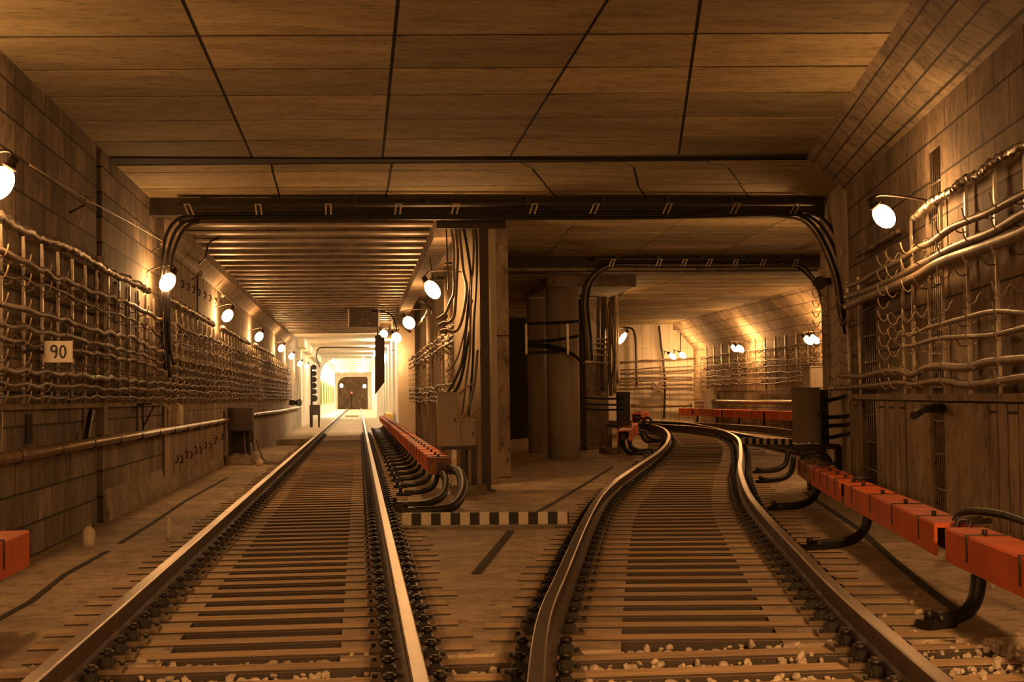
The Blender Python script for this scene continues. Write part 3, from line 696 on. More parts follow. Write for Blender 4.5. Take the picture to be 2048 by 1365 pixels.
wl = [(2.50, .034, 'thick grey cable on the left wall hooks, topmost under the foil cable', .05), (2.36, .02, 'thin grey cable second from the top on the left wall hooks', .05),
      (2.13, .032, 'thick cable on the left wall, third from the top', .03), (1.98, .03, 'thick cable on the left wall, second above the 90 sign', .03), (1.87, .028, 'thick cable on the left wall running just above the 90 sign', .03),
      (1.63, .034, 'thick cable on the left wall running just below the 90 sign', .02), (1.53, .03, 'wavy cable on the left wall, second below the 90 sign', .035), (1.42, .02, 'thin cable lowest on the left wall hooks', .03)]
for i, (z, r_, lab, am) in enumerate(wl): wcable(z, r_, 5.5, 58, lab, amp=am, seed=i+3, m_='cable_lit' if i in (0, 2, 3) else 'cable', drift=((17, 22, -.12),) if z < 2.4 and z > 1.8 else ())
for i, z in enumerate((2.42, 2.26, 2.05, 1.75, 1.5)): wcable(z, .017, 19.6+i*.3, 58, f'thin tangled cable past the nearest left bend of black cables, {nth(i)} from the top', X=-2.72, amp=.07, seed=40+i, m_='cable_lit', group='thin tangled left cables')
struct(MB().box((XW+.03, 14.2, 1.33), (.06, 14.4, .05)), 'trim_8', 'plaster')
def foil(pts, r, label, group='foil wrapped cables', m_='foil'):
    P_ = catmull(pts, 26); rnd = random.Random(len(label)); rr = [r*rnd.uniform(.5, 1.2) for _ in P_]; P_ = [p+Vector((rnd.uniform(-.3, .3)*r, 0, rnd.uniform(-.35, .35)*r)) for p in P_]
    return tag(MB().tube(P_, rr, 7).build('foil_wrapped_cable', m_), label, 'cable', group)
X_ = -2.72
foil([(X_, 7.2, 2.76), (X_, 10, 2.80), (X_, 12.2, 2.78), (X_, 14, 2.83), (X_, 16, 2.80), (X_, 18, 2.82), (X_, 18.9, 2.80)], .042, 'crinkled foil-wrapped cable along the left wall before the second lamp')
foil([(X_, 20.2, 2.86), (X_, 22, 2.84), (X_, 24, 2.83), (X_, 26, 2.82), (X_, 27.3, 2.80)], .045, 'crinkled foil-wrapped cable between the second and third left lamps')
foil([(X_, 29, 2.82), (X_, 31, 2.83), (X_, 34, 2.80), (X_, 36.2, 2.80)], .05, 'crinkled foil-wrapped cable between the third and fourth left lamps')
foil([(X_, 38, 2.82), (X_, 42, 2.83), (X_, 46.6, 2.80)], .05, 'crinkled foil-wrapped cable between the fourth and fifth left lamps')
for i, Y in enumerate((13.9, 19.5, 25.2, 29.4)):
    p = vx((175, 328, 400, 445)[i], (402, 487, 548, 590)[i], -2.72)
    e = thing('wire_insulator', f'small insulator carrying the high left wire, {nth(i)} into the tunnel', 'insulator', p, 0, 'insulators of the high left wire')
    q = MB().cyl((0, 0, -.05), (0, 0, .05), .035, 10).cyl((0, 0, -.02), (0, 0, .0), .055, 10); q.build('spool', 'galv', e); MB().tube([(0, 0, -.03), (-.18, 0, -.12)], .012, 6).build('peg', 'iron', e)
ip = [vx(x, y, -2.70) for x, y in ((60, 330), (175, 400), (328, 484), (400, 546), (445, 588), (480, 620))]
cable([(p.x, p.y, p.z) for p in ip], .008, 'cable_lit', 'thin high wire strung on insulators along the left wall', name='strung_wire', n=5, sm=2)
cable([vx(172, 405, -2.72), vx(160, 440, -2.75), vx(145, 480, -2.75)], .007, 'cable_lit', 'thin stay wire slanting down from the first insulator', name='stay_wire', n=5, sm=2)
cable([vy(435, 478, 23.6), vy(418, 487, 23.6), vy(410, 515, 23.6), vx(397, 535, -2.84), vx(395, 590, -2.84), vx(395, 640, -2.84)], .014, 'black', 'thin black cable bending down round the left corbel', name='drop_cable')

# low pipe on the left wall
e = thing('steel_pipe', 'long shiny pipe running low along the left wall', 'pipe')
MB().cyl((-2.74, 6, .93), (-2.74, 30.4, .96), .052, 16).build('tube', 'pipe', e)
for i in range(15):
    MB().cyl((-2.74, 7+i*1.6, .931), (-2.74, 7.05+i*1.6, .931), .062, 14).box((-2.83, 7.02+i*1.6, .93), (.14, .04, .03)).build('clamp', 'iron', e)
e = thing('steel_pipe', 'pipe running low along the left wall beyond the dark cabinet', 'pipe')
MB().tube(catmull([(-2.74, 31.9, .96), (-2.74, 40, .99), (-2.72, 50, .98), (-2.74, 68, 1.0)], 6), .06, 12).build('tube', 'pipe', e)
for i in range(8): MB().cyl((-2.74, 34+i*4, .975), (-2.74, 34.06+i*4, .975), .072, 12).box((-2.83, 34.03+i*4, .97), (.14, .05, .03)).build('clamp', 'iron', e)

# 90 sign
sp = vx(117, 704, -2.56)
e = thing('track_sign', 'white sign plate reading 90 among cables on the left wall', 'sign', sp, R(3))
MB().box((0, 0, 0), (.235, .012, .185), bev=.003).build('plate', 'signwhite', e)
def ring(cx, cz, rx, rz_, t, q, a0=0, a1=360, n=28):
    P_ = []
    for k in range(n+1):
        a_ = R(a0+(a1-a0)*k/n); P_.append((a_, ))
    for (a_,), (b_,) in zip(P_, P_[1:]):
        o = lambda a, s: (cx+(rx+s)*math.cos(a), 0, cz+(rz_+s)*math.sin(a))
        q.prism([o(a_, -t/2), o(a_, t/2), o(b_, t/2), o(b_, -t/2)], (0, -.002, 0))
for nm, cx in (('digit', -.033), ('digit', .033)):
    q = MB()
    if cx > 0: ring(cx, 0, .020, .045, .017, q)
    else:
        ring(cx, .024, .020, .023, .017, q); ring(cx, -.003, .020, .044, .017, q, 275, 385)
    d_ = q.build(nm, 'ink', e, (0, -.0065, 0)); d_.scale = (1.12, 1, 1.1)
MB().box((-.13, .03, 0), (.34, .012, .03)).build('bracket', 'iron', e)

# empty black cable rings low and high on the left boards
for i in range(11):
    p = vx(352+i*9.6, 921-i*4.6+(3 if i % 2 else -2), -2.84) if i < 9 else vx(430+(i-9)*13, 877-(i-9)*3, -2.84)
    tag(MB().tube([(-.02, 0, .05), (.03, 0, .055), (.07, 0, .02), (.07, 0, -.02), (.03, 0, -.055), (-.01, 0, -.05)], .011, 5).build('cable_ring', 'black', None, (p.x, p.y, p.z), R(-60)), f'open black ring hook low on the left boards, {nth(i)} in the row', 'hook', 'low black ring hooks')
for i in range(8):
    p = vx(364+i*11, 569+i*5.5, -2.84)
    tag(MB().tube([(-.02, 0, .05), (.03, 0, .055), (.07, 0, .02), (.07, 0, -.02), (.03, 0, -.055), (-.01, 0, -.05)], .011, 5).build('cable_ring', 'black', None, (p.x, p.y, p.z), R(-60)), f'open black ring hook high by the second lamp, {nth(i)} in the row', 'hook', 'high black ring hooks')

# right wall brackets, hooks, cables
NRZ = math.atan2(WS, -1)
for i, x in enumerate((2075, 2012, 1952, 1900, 1872, 1838, 1818)):
    p = vw(x, 700, .0); lab = f'hooked steel bracket on the near right wall, {nth(i)} from the photo edge'
    hz = [vw(x, y, .15).z for y in ((470, 510, 560, 640, 672, 700, 732, 762) if x > 1830 else (545, 580, 605, 632, 662, 690, 705, 735, 758))]
    hz = [2.62, 2.47, 2.28, 2.02, 1.88, 1.72, 1.55, 1.42] if x > 1830 else [2.62, 2.47, 2.33, 2.2, 2.08, 1.95, 1.83, 1.7, 1.56, 1.42]
    bracket((p.x-.03, p.y, 0), NRZ, 1.33, 2.98 if x > 1820 else 2.7, hz, lab, 'hooked brackets on the near right wall')
for i, Y in enumerate((8.0, 7.0, 6.0, 5.0)):
    bracket((wallx(Y)-.03, Y, 0), NRZ, 1.33, 2.98, [2.62, 2.47, 2.28, 2.02, 1.88, 1.72, 1.55, 1.42], f'hooked steel bracket on the right wall just out of the photo, {nth(i)} toward the viewer', 'hooked brackets on the near right wall')
for i, Y in enumerate((15.95, 16.75)):
    bracket((wallx(Y)-.03, Y, 0), NRZ, 1.33, 2.7, [2.4, 2.2, 2.0, 1.85, 1.7, 1.55, 1.42], f'shaded hooked bracket past the grille slots, {nth(i)} beyond them', 'hooked brackets on the near right wall')
def rc(pts, r, m_, label, off=.2):
    P_ = [vw(x, y, off) for x, y in pts]; d = Vector((WS, 1, 0))
    return cable([P_[0]-d*5.4+Vector((0, 0, .05)), P_[0]-d*3.6-Vector((0, 0, .03)), P_[0]-d*1.8+Vector((0, 0, .03))]+P_, r, m_, label, 'cables on the near right wall', n=8, sm=5)
rc([(2110, 362), (2048, 388), (1980, 424), (1940, 440), (1900, 458), (1865, 485), (1838, 496), (1800, 522), (1750, 546), (1722, 563), (1695, 572)], .03, 'cable_lit', 'topmost of three thick cables on the near right wall')
rc([(2110, 400), (2048, 427), (1990, 462), (1940, 482), (1900, 500), (1860, 522), (1838, 531), (1800, 553), (1752, 574), (1722, 585), (1693, 593)], .036, 'cable_lit', 'middle of three thick cables on the near right wall')
rc([(2110, 430), (2048, 464), (1990, 487), (1940, 505), (1905, 517), (1873, 531), (1835, 553), (1800, 568), (1753, 587), (1722, 600), (1694, 613)], .048, 'cable_lit', 'fattest and lowest of three thick cables on the near right wall')
rc([(2110, 632), (2048, 626), (1984, 624), (1917, 640), (1880, 650), (1858, 656), (1830, 668), (1803, 671)], .02, 'cable_lit', 'thin wavy cable ending at the pale hooks, upper of two')
rc([(2110, 640), (2048, 656), (1984, 671), (1917, 675), (1880, 677), (1852, 684), (1826, 692), (1803, 694)], .02, 'cable_lit', 'thin wavy cable ending at the pale hooks, lower of two')
rc([(2110, 712), (2048, 718), (1976, 725), (1932, 736), (1882, 733), (1852, 737), (1826, 750), (1803, 743), (1770, 743), (1726, 753), (1682, 752)], .032, 'cable_lit', 'wavy thick low cable on the near right wall, upper of two')
rc([(2110, 748), (2048, 756), (1946, 771), (1900, 764), (1873, 763), (1829, 770), (1806, 766), (1760, 770), (1712, 775), (1662, 778)], .032, 'cable', 'wavy thick low cable along the ledge of the near right wall')
fp = vw(2110, 255, .15)
foil([fp-Vector((WS, 1, 0))*4, fp-Vector((WS, 1, 0))*2]+[vw(x, y, .15) for x, y in ((2110, 255), (2048, 290), (1990, 322), (1952, 352), (1930, 358), (1905, 380), (1870, 400), (1845, 420), (1826, 437))], .03, 'twisted foil-wrapped cable climbing the near right wall')
foil([vw(x, y, .1) for x, y in ((1795, 462), (1765, 480), (1740, 496), (1712, 512))], .028, 'shaded foil-wrapped cable below the big right lamp', m_='cable')
# reinforcement in the slots
for i, (Y0, Y1, z1) in enumerate(((11.80, 12.28, 3.5), (15.12, 15.9, 2.48))):
    q = MB(); n_ = 6
    for k in range(n_):
        Y = Y0+.04+(Y1-Y0-.08)*k/(n_-1); q.cyl((wallx(Y)+.012, Y, 0), (wallx(Y)+.012, Y, z1), .008, 5)
    for k in range(int(z1/.3)): q.cyl((wallx(Y0)+.0, Y0, .2+k*.3+random.uniform(-.03, .03)), (wallx(Y1)+.0, Y1, .2+k*.3), .008, 5)
    tag(q.build('rebar_mesh', 'galv'), ['tall mesh of bare rebar in the right wall slot, nearer slot', 'mesh of bare rebar in the dim right wall slot by the wall end'][i], 'rebar mesh')
p0, p1, p2 = vw(1890, 818, .02), vw(1848, 817, .28), vw(1828, 832, .42)
q = MB().tube([p0, p1], .04, 10); q.tube([p1, p2], .035, 10); tag(q.build('pipe_stub', 'black'), 'bent black pipe stub jutting from the rebar slot', 'pipe')

# ------------------------------------------------------------------ BEAM TRAYS AND CABLE BUNDLES
def tray(a, b, label, hang, straps, hh):
    a, b = Vector(a), Vector(b); d = b-a; rz = math.atan2(d.y, d.x); L_ = Vector((d.x, d.y, 0)).length
    e = thing('cable_tray', label, 'cable tray', a, rz); sl = d.z/L_
    M3 = (Matrix.Rotation(-math.atan(sl), 3, 'Y'))
    MB().box((L_/2, 0, d.z/2), (L_, .22, .035), M3=M3).build('channel', 'iron', e)
    for x in hang: MB().box((x, .02, sl*x+hh/2), (.07, .1, hh)).build('hanger', 'iron', e)
    for x, sk in straps:
        q = MB()
        for o in (-.035, .035): q.prism([(x+o-.012, -.16, sl*x-.005), (x+o+.012, -.16, sl*x-.005), (x+o+.012+sk, -.16, sl*x-.155), (x+o-.012+sk, -.16, sl*x-.155)], (0, .012, 0))
        q.prism([(x-.047, -.148, sl*x-.0), (x+.047, -.148, sl*x-.0), (x+.047, -.148, sl*x-.014), (x-.047, -.148, sl*x-.014)], (0, .01, 0))
        q.build('strap', 'galv', e)
    return e
TA, TB = vy(352, 411, 20.15), vy(1640, 409, 20.15)
def tx(x): return (vy(x, 411, 20.15)-TA).length
tray(TA, TB, 'long dark cable tray hung under the main cross beam', [tx(x) for x in (405, 545, 710, 855, 1055, 1206, 1336, 1464)], [(tx(376), .06), (tx(517), .02), (tx(657), .0), (tx(797), -.02), (tx(912), -.04), (tx(1068), -.05), (tx(1190), -.07), (tx(1335), -.07), (tx(1470), -.08), (tx(1590), -.09)], .17)
def tl(px, dy): return vy(px, 411+dy, 20.05)
GB = 'cables along the main cross beam tray'
hoopL = [[(420, 18), (385, 20), (352, 30), (332, 62), (325, 110), (323, 160), (324, 260), (330, 330)], [(420, 24), (390, 27), (362, 38), (343, 70), (333, 120), (330, 180), (333, 270), (340, 345)], [(425, 28), (398, 33), (372, 44), (352, 80), (341, 125), (338, 185), (340, 280), (348, 320)]]
hoopR = [[(1560, 12), (1620, 14), (1650, 30), (1676, 70), (1690, 120), (1697, 165), (1700, 215), (1696, 240)], [(1560, 16), (1610, 20), (1640, 38), (1667, 82), (1683, 130), (1690, 170), (1692, 230), (1700, 245)], [(1560, 18), (1605, 24), (1632, 45), (1657, 90), (1673, 135), (1681, 175), (1685, 215), (1690, 255)], [(1555, 22), (1600, 29), (1626, 52), (1650, 98), (1667, 145), (1674, 185), (1678, 225), (1684, 240)]]
mid = [(700, 17), (1000, 16), (1300, 15)], [(700, 22), (1000, 21), (1300, 20)], [(700, 26), (1000, 26), (1300, 25)]
names = ['upper black cable crossing the whole main beam from wall to wall', 'middle black cable crossing the whole main beam from wall to wall', 'lower black cable crossing the whole main beam from wall to wall']
for i in range(3):
    P_ = [tl(x, dy) for x, dy in hoopL[i][::-1]]+[tl(x, dy) for x, dy in mid[i]]
    for k, (x, dy) in enumerate(hoopR[i]):
        p = vy(x, 411+dy, 20.05-.32*max(0, k-1)); P_.append(p)
    cable(P_, .024, 'black', names[i], GB, name='overhead_cable', sm=4)
cable([tl(x, 20) for x, dy in ((1100, 0), (1250, 0), (1400, 0), (1520, 0))]+[vy(x, 411+dy, 20.05-.32*max(0, k-1)) for k, (x, dy) in enumerate(hoopR[3])], .02, 'cable', 'browner cable joining the right hoop of the main beam', GB, name='overhead_cable', sm=4)
# second tray
SA, SB = vy(1188, 520, 28.9), vy(1638, 520, 28.9)
def sx(x): return (vy(x, 520, 28.9)-SA).length
tray(SA, SB, 'short dark cable tray hung under the second beam', [sx(x) for x in (1234, 1316, 1404, 1500, 1608)], [(sx(x), -.07) for x in (1225, 1318, 1368, 1418, 1470, 1525, 1590)], .16)
G2 = 'cables along the second beam tray'
for i, (o, lab) in enumerate(((0, 'outer black cable hooping down from the second beam to the lone column'), (6, 'inner pale-edged cable hooping down from the second beam'), (12, 'innermost black cable hooping down from the second beam'))):
    P_ = [vy(x, y, 28.8) for x, y in ((1172+o, 720), (1170+o, 680), (1166+o, 640), (1164+o, 600), (1172+o, 566), (1192+o, 543), (1222+o, 531), (1300, 529+i*2), (1450, 529+i*2), (1575+i*6, 530), (1612+i*4, 548), (1636+i*3, 580), (1646+i*3, 620), (1650+i*3, 660))]
    cable(P_, .03, 'cable_lit' if i == 1 else 'black', lab, G2, name='overhead_cable', sm=5)

# centre post, cross arm and the cables that drop beside it
q = thing('steel_post', 'dark steel channel post between the tracks', 'post', (1.83, 20.62, 0))
MB().prism([(-.065, -.06, 0), (.065, -.06, 0), (.065, .06, 0), (.05, .06, 0), (.05, -.045, 0), (-.05, -.045, 0), (-.05, .06, 0), (-.065, .06, 0)], (0, 0, 4.0)).build('channel', 'iron', q)
a = vy(873, 445, 20.6); b = vy(1010, 443, 20.6)
MB().box((((a.x+b.x)/2-1.83), 0.0, a.z), (b.x-a.x, .1, .18)).build('cross_arm', 'iron', q)
MB().box((0, 0, .01), (.24, .2, .02)).build('base_plate', 'iron', q)
GD = 'cables dropping beside the steel post'
dr = [([(930, 428), (945, 440), (953, 480), (953, 560), (948, 640), (946, 720), (940, 800), (934, 880)], .02, 'black', 21.0, 'black cable hugging the steel post'),
      ([(905, 428), (935, 436), (947, 470), (946, 540), (943, 560), (941, 640), (940, 700), (930, 780), (922, 850)], .018, 'cable', 20.9, 'knotted cable second from the steel post'),
      ([(900, 428), (922, 440), (930, 470), (938, 520), (942, 560), (938, 600), (932, 660), (925, 720), (910, 760), (893, 790)], .022, 'black', 20.95, 'black cable bowing from the arm toward the beige cabinet'),
      ([(892, 428), (912, 440), (921, 490), (926, 540), (933, 575), (928, 620), (918, 655), (905, 664), (890, 660), (880, 664)], .026, 'cable_lit', 20.95, 'pale cable swinging in to the lowest bright connector'),
      ([(888, 428), (906, 440), (915, 500), (913, 560), (911, 600), (908, 632), (898, 645), (887, 646), (876, 652)], .026, 'cable_lit', 20.9, 'pale cable swinging in to the middle bright connector'),
      ([(885, 430), (899, 445), (907, 490), (908, 540), (908, 585), (900, 605), (892, 625), (885, 632), (872, 640)], .022, 'cable_lit', 20.85, 'pale cable swinging in to the upper bright connector'),
      ([(945, 600), (935, 640), (925, 680), (915, 715), (903, 735), (892, 744)], .014, 'cable', 20.95, 'thin brown cable curving down behind the beige cabinet'),
      ([(940, 660), (933, 700), (925, 745), (915, 775), (903, 790)], .025, 'black', 21.0, 'black sheathed cable leaning into the beige cabinet'),
      ([(955, 700), (950, 760), (942, 800), (930, 830), (916, 852)], .022, 'cable', 20.7, 'brown cable slanting to the rear cabinet'),
      ([(962, 812), (940, 835), (918, 862)], .016, 'cable_lit', 20.5, 'pale conduit slanting down beside the front beige cabinet'),
      ([(946, 768), (932, 776), (918, 790)], .016, 'cable_lit', 20.5, 'short pale conduit above the rear cabinet')]
for pts, r_, m_, Y, lab in dr: cable([vy(x, y, Y) for x, y in pts], r_, m_, lab, GD, name='drop_cable', n=7)
# black drop line and its weight
cable([vy(892, 452, 20.9), vy(895, 520, 20.9), vy(897, 580, 20.9)], .012, 'black', 'thin black rod hanging from the post arm', GD, name='drop_rod', n=6)

# brackets and cables along the right side of the straight track
Xr = 1.66
nb = 0
src = None
for Y in [25.6+i*1.55 for i in range(16)]:
    lab = f'hooked bracket right of the straight track, {nth(nb)} behind the beige cabinets' if nb < 10 else 'far hooked bracket right of the straight track'
    if src is None: src = bracket((Xr+.3, Y, 0), math.pi, 1.2, 2.85, [2.68, 2.55, 2.42, 2.28, 2.12, 1.96, 1.8, 1.64, 1.48, 1.34], lab, 'hooked brackets right of the straight track', full=True)
    else: dup(src, (Xr+.3, Y, 0), math.pi, lab)
    nb += 1
for i, (z, lab) in enumerate(((2.68, 'wavy pale cable right of the straight track, upper of three'), (2.55, 'wavy pale cable right of the straight track, middle of three'), (2.42, 'wavy pale cable right of the straight track, lower of three'))):
    wcable(z, .034, 25.2, 50, lab, X=Xr+.10, amp=.05, seed=70+i, m_='cable_lit', group='pale cables right of the straight track')
for i, (z, r_) in enumerate(((1.62, .03), (1.5, .034), (1.38, .03), (1.28, .022))):
    wcable(z, r_, 24.8, 50, f'low dusty cable right of the straight track, {nth(i)} from the top', X=Xr+.1, amp=.07, seed=80+i, group='low cables right of the straight track')
for i, (x, y) in enumerate(((888, 633), (888, 646), (888, 661))):
    p = vy(x, y, 25.1); tag(MB().ell((0, 0, 0), (.07, .12, .07)).build('cable_joint', 'galv', None, p), f'bright bulging cable joint by the post, {nth(i)} from the top', 'cable joint', 'bright cable joints')
foil([vy(858, 618, 27), vy(845, 640, 30), vy(838, 650, 33)], .03, 'short foil-wrapped cable rising behind the large lamp')
q = MB()
cable([vy(842, 477, 24.5), vy(852, 490, 24.5), vy(860, 520, 24.6), vy(866, 560, 24.7)], .01, 'black', 'thin black cord sagging from the ribs to the large lamp', name='lamp_cord', n=6)
cable([vy(745, 624, 41), vy(765, 623, 40.5), vy(785, 634, 40), vy(795, 665, 39)], .02, 'black', 'dark cable drooping from the hanging net to the wall', name='drop_cable', n=6)

# cabinets by the post
def cabinet(x0, y0, x1, y1, Y, dep, label, m_='beige', name='cabinet', lid=True):
    a, b = vy(x0, y0, Y), vy(x1, y1, Y); w_, h_ = b.x-a.x, a.z-b.z
    e = thing(name, label, 'cabinet', ((a.x+b.x)/2, Y+dep/2, b.z))
    MB().box((0, 0, h_/2), (w_, dep, h_), bev=.008).build('body', m_, e)
    d_ = MB().box((0, -dep/2-.008, h_/2), (w_*.94, .02, h_*.96), bev=.005).build('door', m_, e)
    MB().box((w_*.36, -dep/2-.025, h_*.5), (.02, .02, .06)).build('handle', 'iron', d_)
    if lid: MB().box((0, -.01, h_+.008), (w_+.03, dep+.04, .016)).build('lid', m_, e)
    return e, a, b
cabinet(876, 787, 915, 893, 20.0, .3, 'tall beige electrical cabinet on a steel stand left of the post')
cabinet(918, 843, 951, 893, 20.35, .28, 'lower beige cabinet tucked behind the tall one by the post')
e = thing('cabinet_stand', 'dark steel stand carrying the two beige cabinets', 'stand')
a, b = vy(882, 897, 20.1), vy(955, 897, 20.1)
MB().box(((a.x+b.x)/2, 20.3, a.z), (b.x-a.x, .45, .05)).build('frame', 'iron', e)
for x, Y in ((908, 20.12), (926, 20.12), (948, 20.12), (931, 20.48)):
    p = vy(x, 930, Y); MB().box((p.x, Y, (.1+a.z)/2), (.07, .07, a.z-.1)).build('leg', 'galv' if x == 908 else 'iron', e)
p = vy(905, 970, 20.0); p2 = vy(974, 970, 20.0)
tag(MB().box(((p.x+p2.x)/2, 20.35, .06), (p2.x-p.x, .8, .13), bev=.015).build('concrete_plinth', 'plaster'), 'low concrete plinth under the beige cabinets and post', 'plinth')
# tall cabinet on the right, in shade-darkened paint
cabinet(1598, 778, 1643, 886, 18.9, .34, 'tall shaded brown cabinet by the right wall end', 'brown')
e = thing('cabinet_stand', 'dark steel stand of the tall shaded cabinet by the right wall', 'stand')
a, b = vy(1603, 889, 18.9), vy(1680, 889, 18.9)
MB().box(((a.x+b.x)/2, 19.1, a.z-.04), (b.x-a.x, .4, .07)).build('frame', 'iron', e)
for x, Y in ((1645, 19.0), (1676, 19.1), (1620, 19.25)):
    p = vy(x, 900, Y); MB().box((p.x, Y, (a.z-.04)/2), (.08, .08, a.z-.04)).build('leg', 'iron', e)
p = vy(1650, 830, 19.1); MB().box((p.x, 19.15, 1.0), (.1, .1, .8)).build('terminal_column', 'iron', e)
for i, (ya, yb) in enumerate(((786, 801), (826, 836), (843, 853), (862, 876))):
    cable([vy(1714, ya, 18.2), vy(1690, ya+7, 18.6), vy(1664, yb-1, 18.95), vy(1646, yb, 19.1)], .028, 'black', f'black cable from the right wall to the tall shaded cabinet, {nth(i)} from the top', 'cables to the tall shaded cabinet', name='drop_cable')
e, a, b = cabinet(1620, 735, 1655, 780, 23.0, .4, 'pale grey cabinet peeping above the tall shaded one', 'column')
for x in (1625, 1650):
    p = vy(x, 900, 23.2); MB().box((p.x-e.location.x, 0, -e.location.z/2), (.07, .07, e.location.z)).build('leg', 'iron', e)
p = vy(1656, 600, 20.0)
br = bracket((p.x, 19.95, 0), math.pi+.1, 1.2, 3.0, [2.92, 2.76, 2.62, 2.48, 2.34, 2.2, 2.06, 1.9], 'pale upright with empty hooks at the right wall end', None)
for i, (x, y0, y1) in enumerate(((1662, 590, 640),)):
    pass
e = thing('signal_horn', 'small dark loudspeaker horn near the pale upright', 'loudspeaker', vy(1648, 563, 19.9))
MB().cyl((0, 0, 0), (-.1, -.12, -.03), .04, 12, r2=.1).build('horn', 'iron', e); MB().box((.06, .06, 0), (.12, .14, .1)).build('driver', 'iron', e)
p = vy(1640, 560, 19.95); tag(MB().box((0, 0, 0), (.07, .05, .09), bev=.006).build('junction_box', 'signwhite', None, vy(1642, 545, 20.2)), 'small pale junction box by the second beam end', 'junction box')
tag(MB().box((0, 0, 0), (.07, .05, .09), bev=.006).build('junction_box', 'signwhite', None, vy(1687, 504, 18.2)), 'small pale junction box on the right cable hoop', 'junction box')

# dark cabinet on the left wall and the small white one
e = thing('cabinet', 'black relay cabinet standing against the left wall', 'cabinet', (-2.52, 31.0, .2))
MB().box((0, 0, .75), (.52, .55, .5), bev=.01).build('body', 'darkcab', e)
for sx_ in (-.22, .22):
    for sy in (-.22, .22): MB().box((sx_, sy, .25), (.06, .06, .52)).build('leg', 'iron', e)
MB().box((0, .2, .27), (.5, .06, .5)).build('back_panel', 'darkcab', e)
d_ = MB().box((0, -.285, .75), (.47, .02, .45), bev=.004).build('door', 'darkcab', e); MB().box((.17, -.3, .75), (.02, .02, .08)).build('handle', 'iron', d_)
for i in range(4): MB().tube(catmull([(-.1+i*.09, -.05, .5), (-.08+i*.08, -.1, .3), (-.02+i*.06, -.12, .1), (.02+i*.05, -.1, 0)], 4), .014, 5).build('lead', 'cable_lit' if i == 2 else 'black', e)
tag(MB().box((-2.52, 31.0, .09), (.62, .72, .2), bev=.02).build('concrete_plinth', 'plaster'), 'low concrete plinth under the black relay cabinet', 'plinth')
cable([(-2.3, 30.8, .5), (-2.25, 30.6, .2), (-2.15, 30.3, .05), (-1.9, 30.1, .04), (-1.5, 30.0, .04)], .022, 'cable_lit', 'pale conduit from the black cabinet to the left rail, nearer of two', 'conduits to the left rail')
cable([(-2.2, 31.2, .5), (-2.1, 31.1, .2), (-2.0, 30.9, .05), (-1.8, 30.75, .04), (-1.5, 30.7, .04)], .02, 'cable', 'dark conduit from the black cabinet to the left rail, farther of two', 'conduits to the left rail')
p = vx(355, 851, -2.72); t = vx(355, 812, -2.72)
e = thing('wall_box', 'small white gable-topped box above the low left pipe', 'box', (p.x, p.y, p.z))
h_ = t.z-p.z
MB().prism([(-.075, -.09, 0), (.075, -.09, 0), (.075, -.09, h_), (0, -.09, h_+.05), (-.075, -.09, h_)], (0, .18, 0)).build('body', 'peg', e)
MB().box((0, -.1, h_*.5), (.12, .02, h_*.9), bev=.003).build('door', 'peg', e)
e = thing('wall_shelf', 'small rusty angle frame on the left wall beside the white box', 'frame', (-2.86, 19.0, 1.0))
MB().box((.1, 0, .33), (.2, .5, .02)).build('shelf', 'iron', e); MB().box((.02, -.25, .15), (.02, .02, .4)).box((.02, .25, .15), (.02, .02, .4)).build('upright', 'iron', e); MB().tube([(.02, .24, .02), (.18, .2, .32)], .012, 5).build('brace', 'iron', e)
tag(MB().tube(catmull([vx(172, 882, -2.8), vx(176, 860, -2.82), vx(180, 835, -2.84), vx(183, 822, -2.85)], 3), .03, 7).build('iron_bar', 'black'), 'short black bar leaning behind the low left pipe', 'bar')
p = vx(58, 858, XW+.005); struct(MB().box((XW, p.y, p.z), (.02, .24, .26)), 'trim_9', 'ceil_dark')  # flat dark patch for a wall recess, its shade put into the colour
# pegs
for i, (x, y0, y1, r_, lab) in enumerate(((178, 1092, 1053, .058, 'stubby pale round-topped peg by the left wall'), (338, 1076, 1036, .028, 'thin pale peg beside the left rail'), (500, 929, 915, .07, 'far stubby pale peg beside the black cabinet'))):
    p = gz(x, y0, 0); h_ = vy(x, y1, p.y).z
    q = MB().cyl((0, 0, -.02), (0, 0, h_*.72), r_, 14); q.cyl((0, 0, h_*.72), (0, 0, h_), r_, 14, r2=r_*.35)
    tag(q.build('marker_peg', 'peg', None, (max(p.x, -2.6) if i != 2 else -2.05, p.y if i != 2 else 29.9, 0)), lab, 'peg')
tag(MB().box((-2.0, 44.2, .07), (1.0, 1.0, .16), bev=.03).build('concrete_duct', 'plaster'), 'low concrete duct block left of the straight track', 'duct')
tag(MB().box((-.57, 46.2, .02), (1.2, .9, .06), bev=.01).build('crossing_slab', 'plaster'), 'low slab between the rails where the drain ends', 'slab')

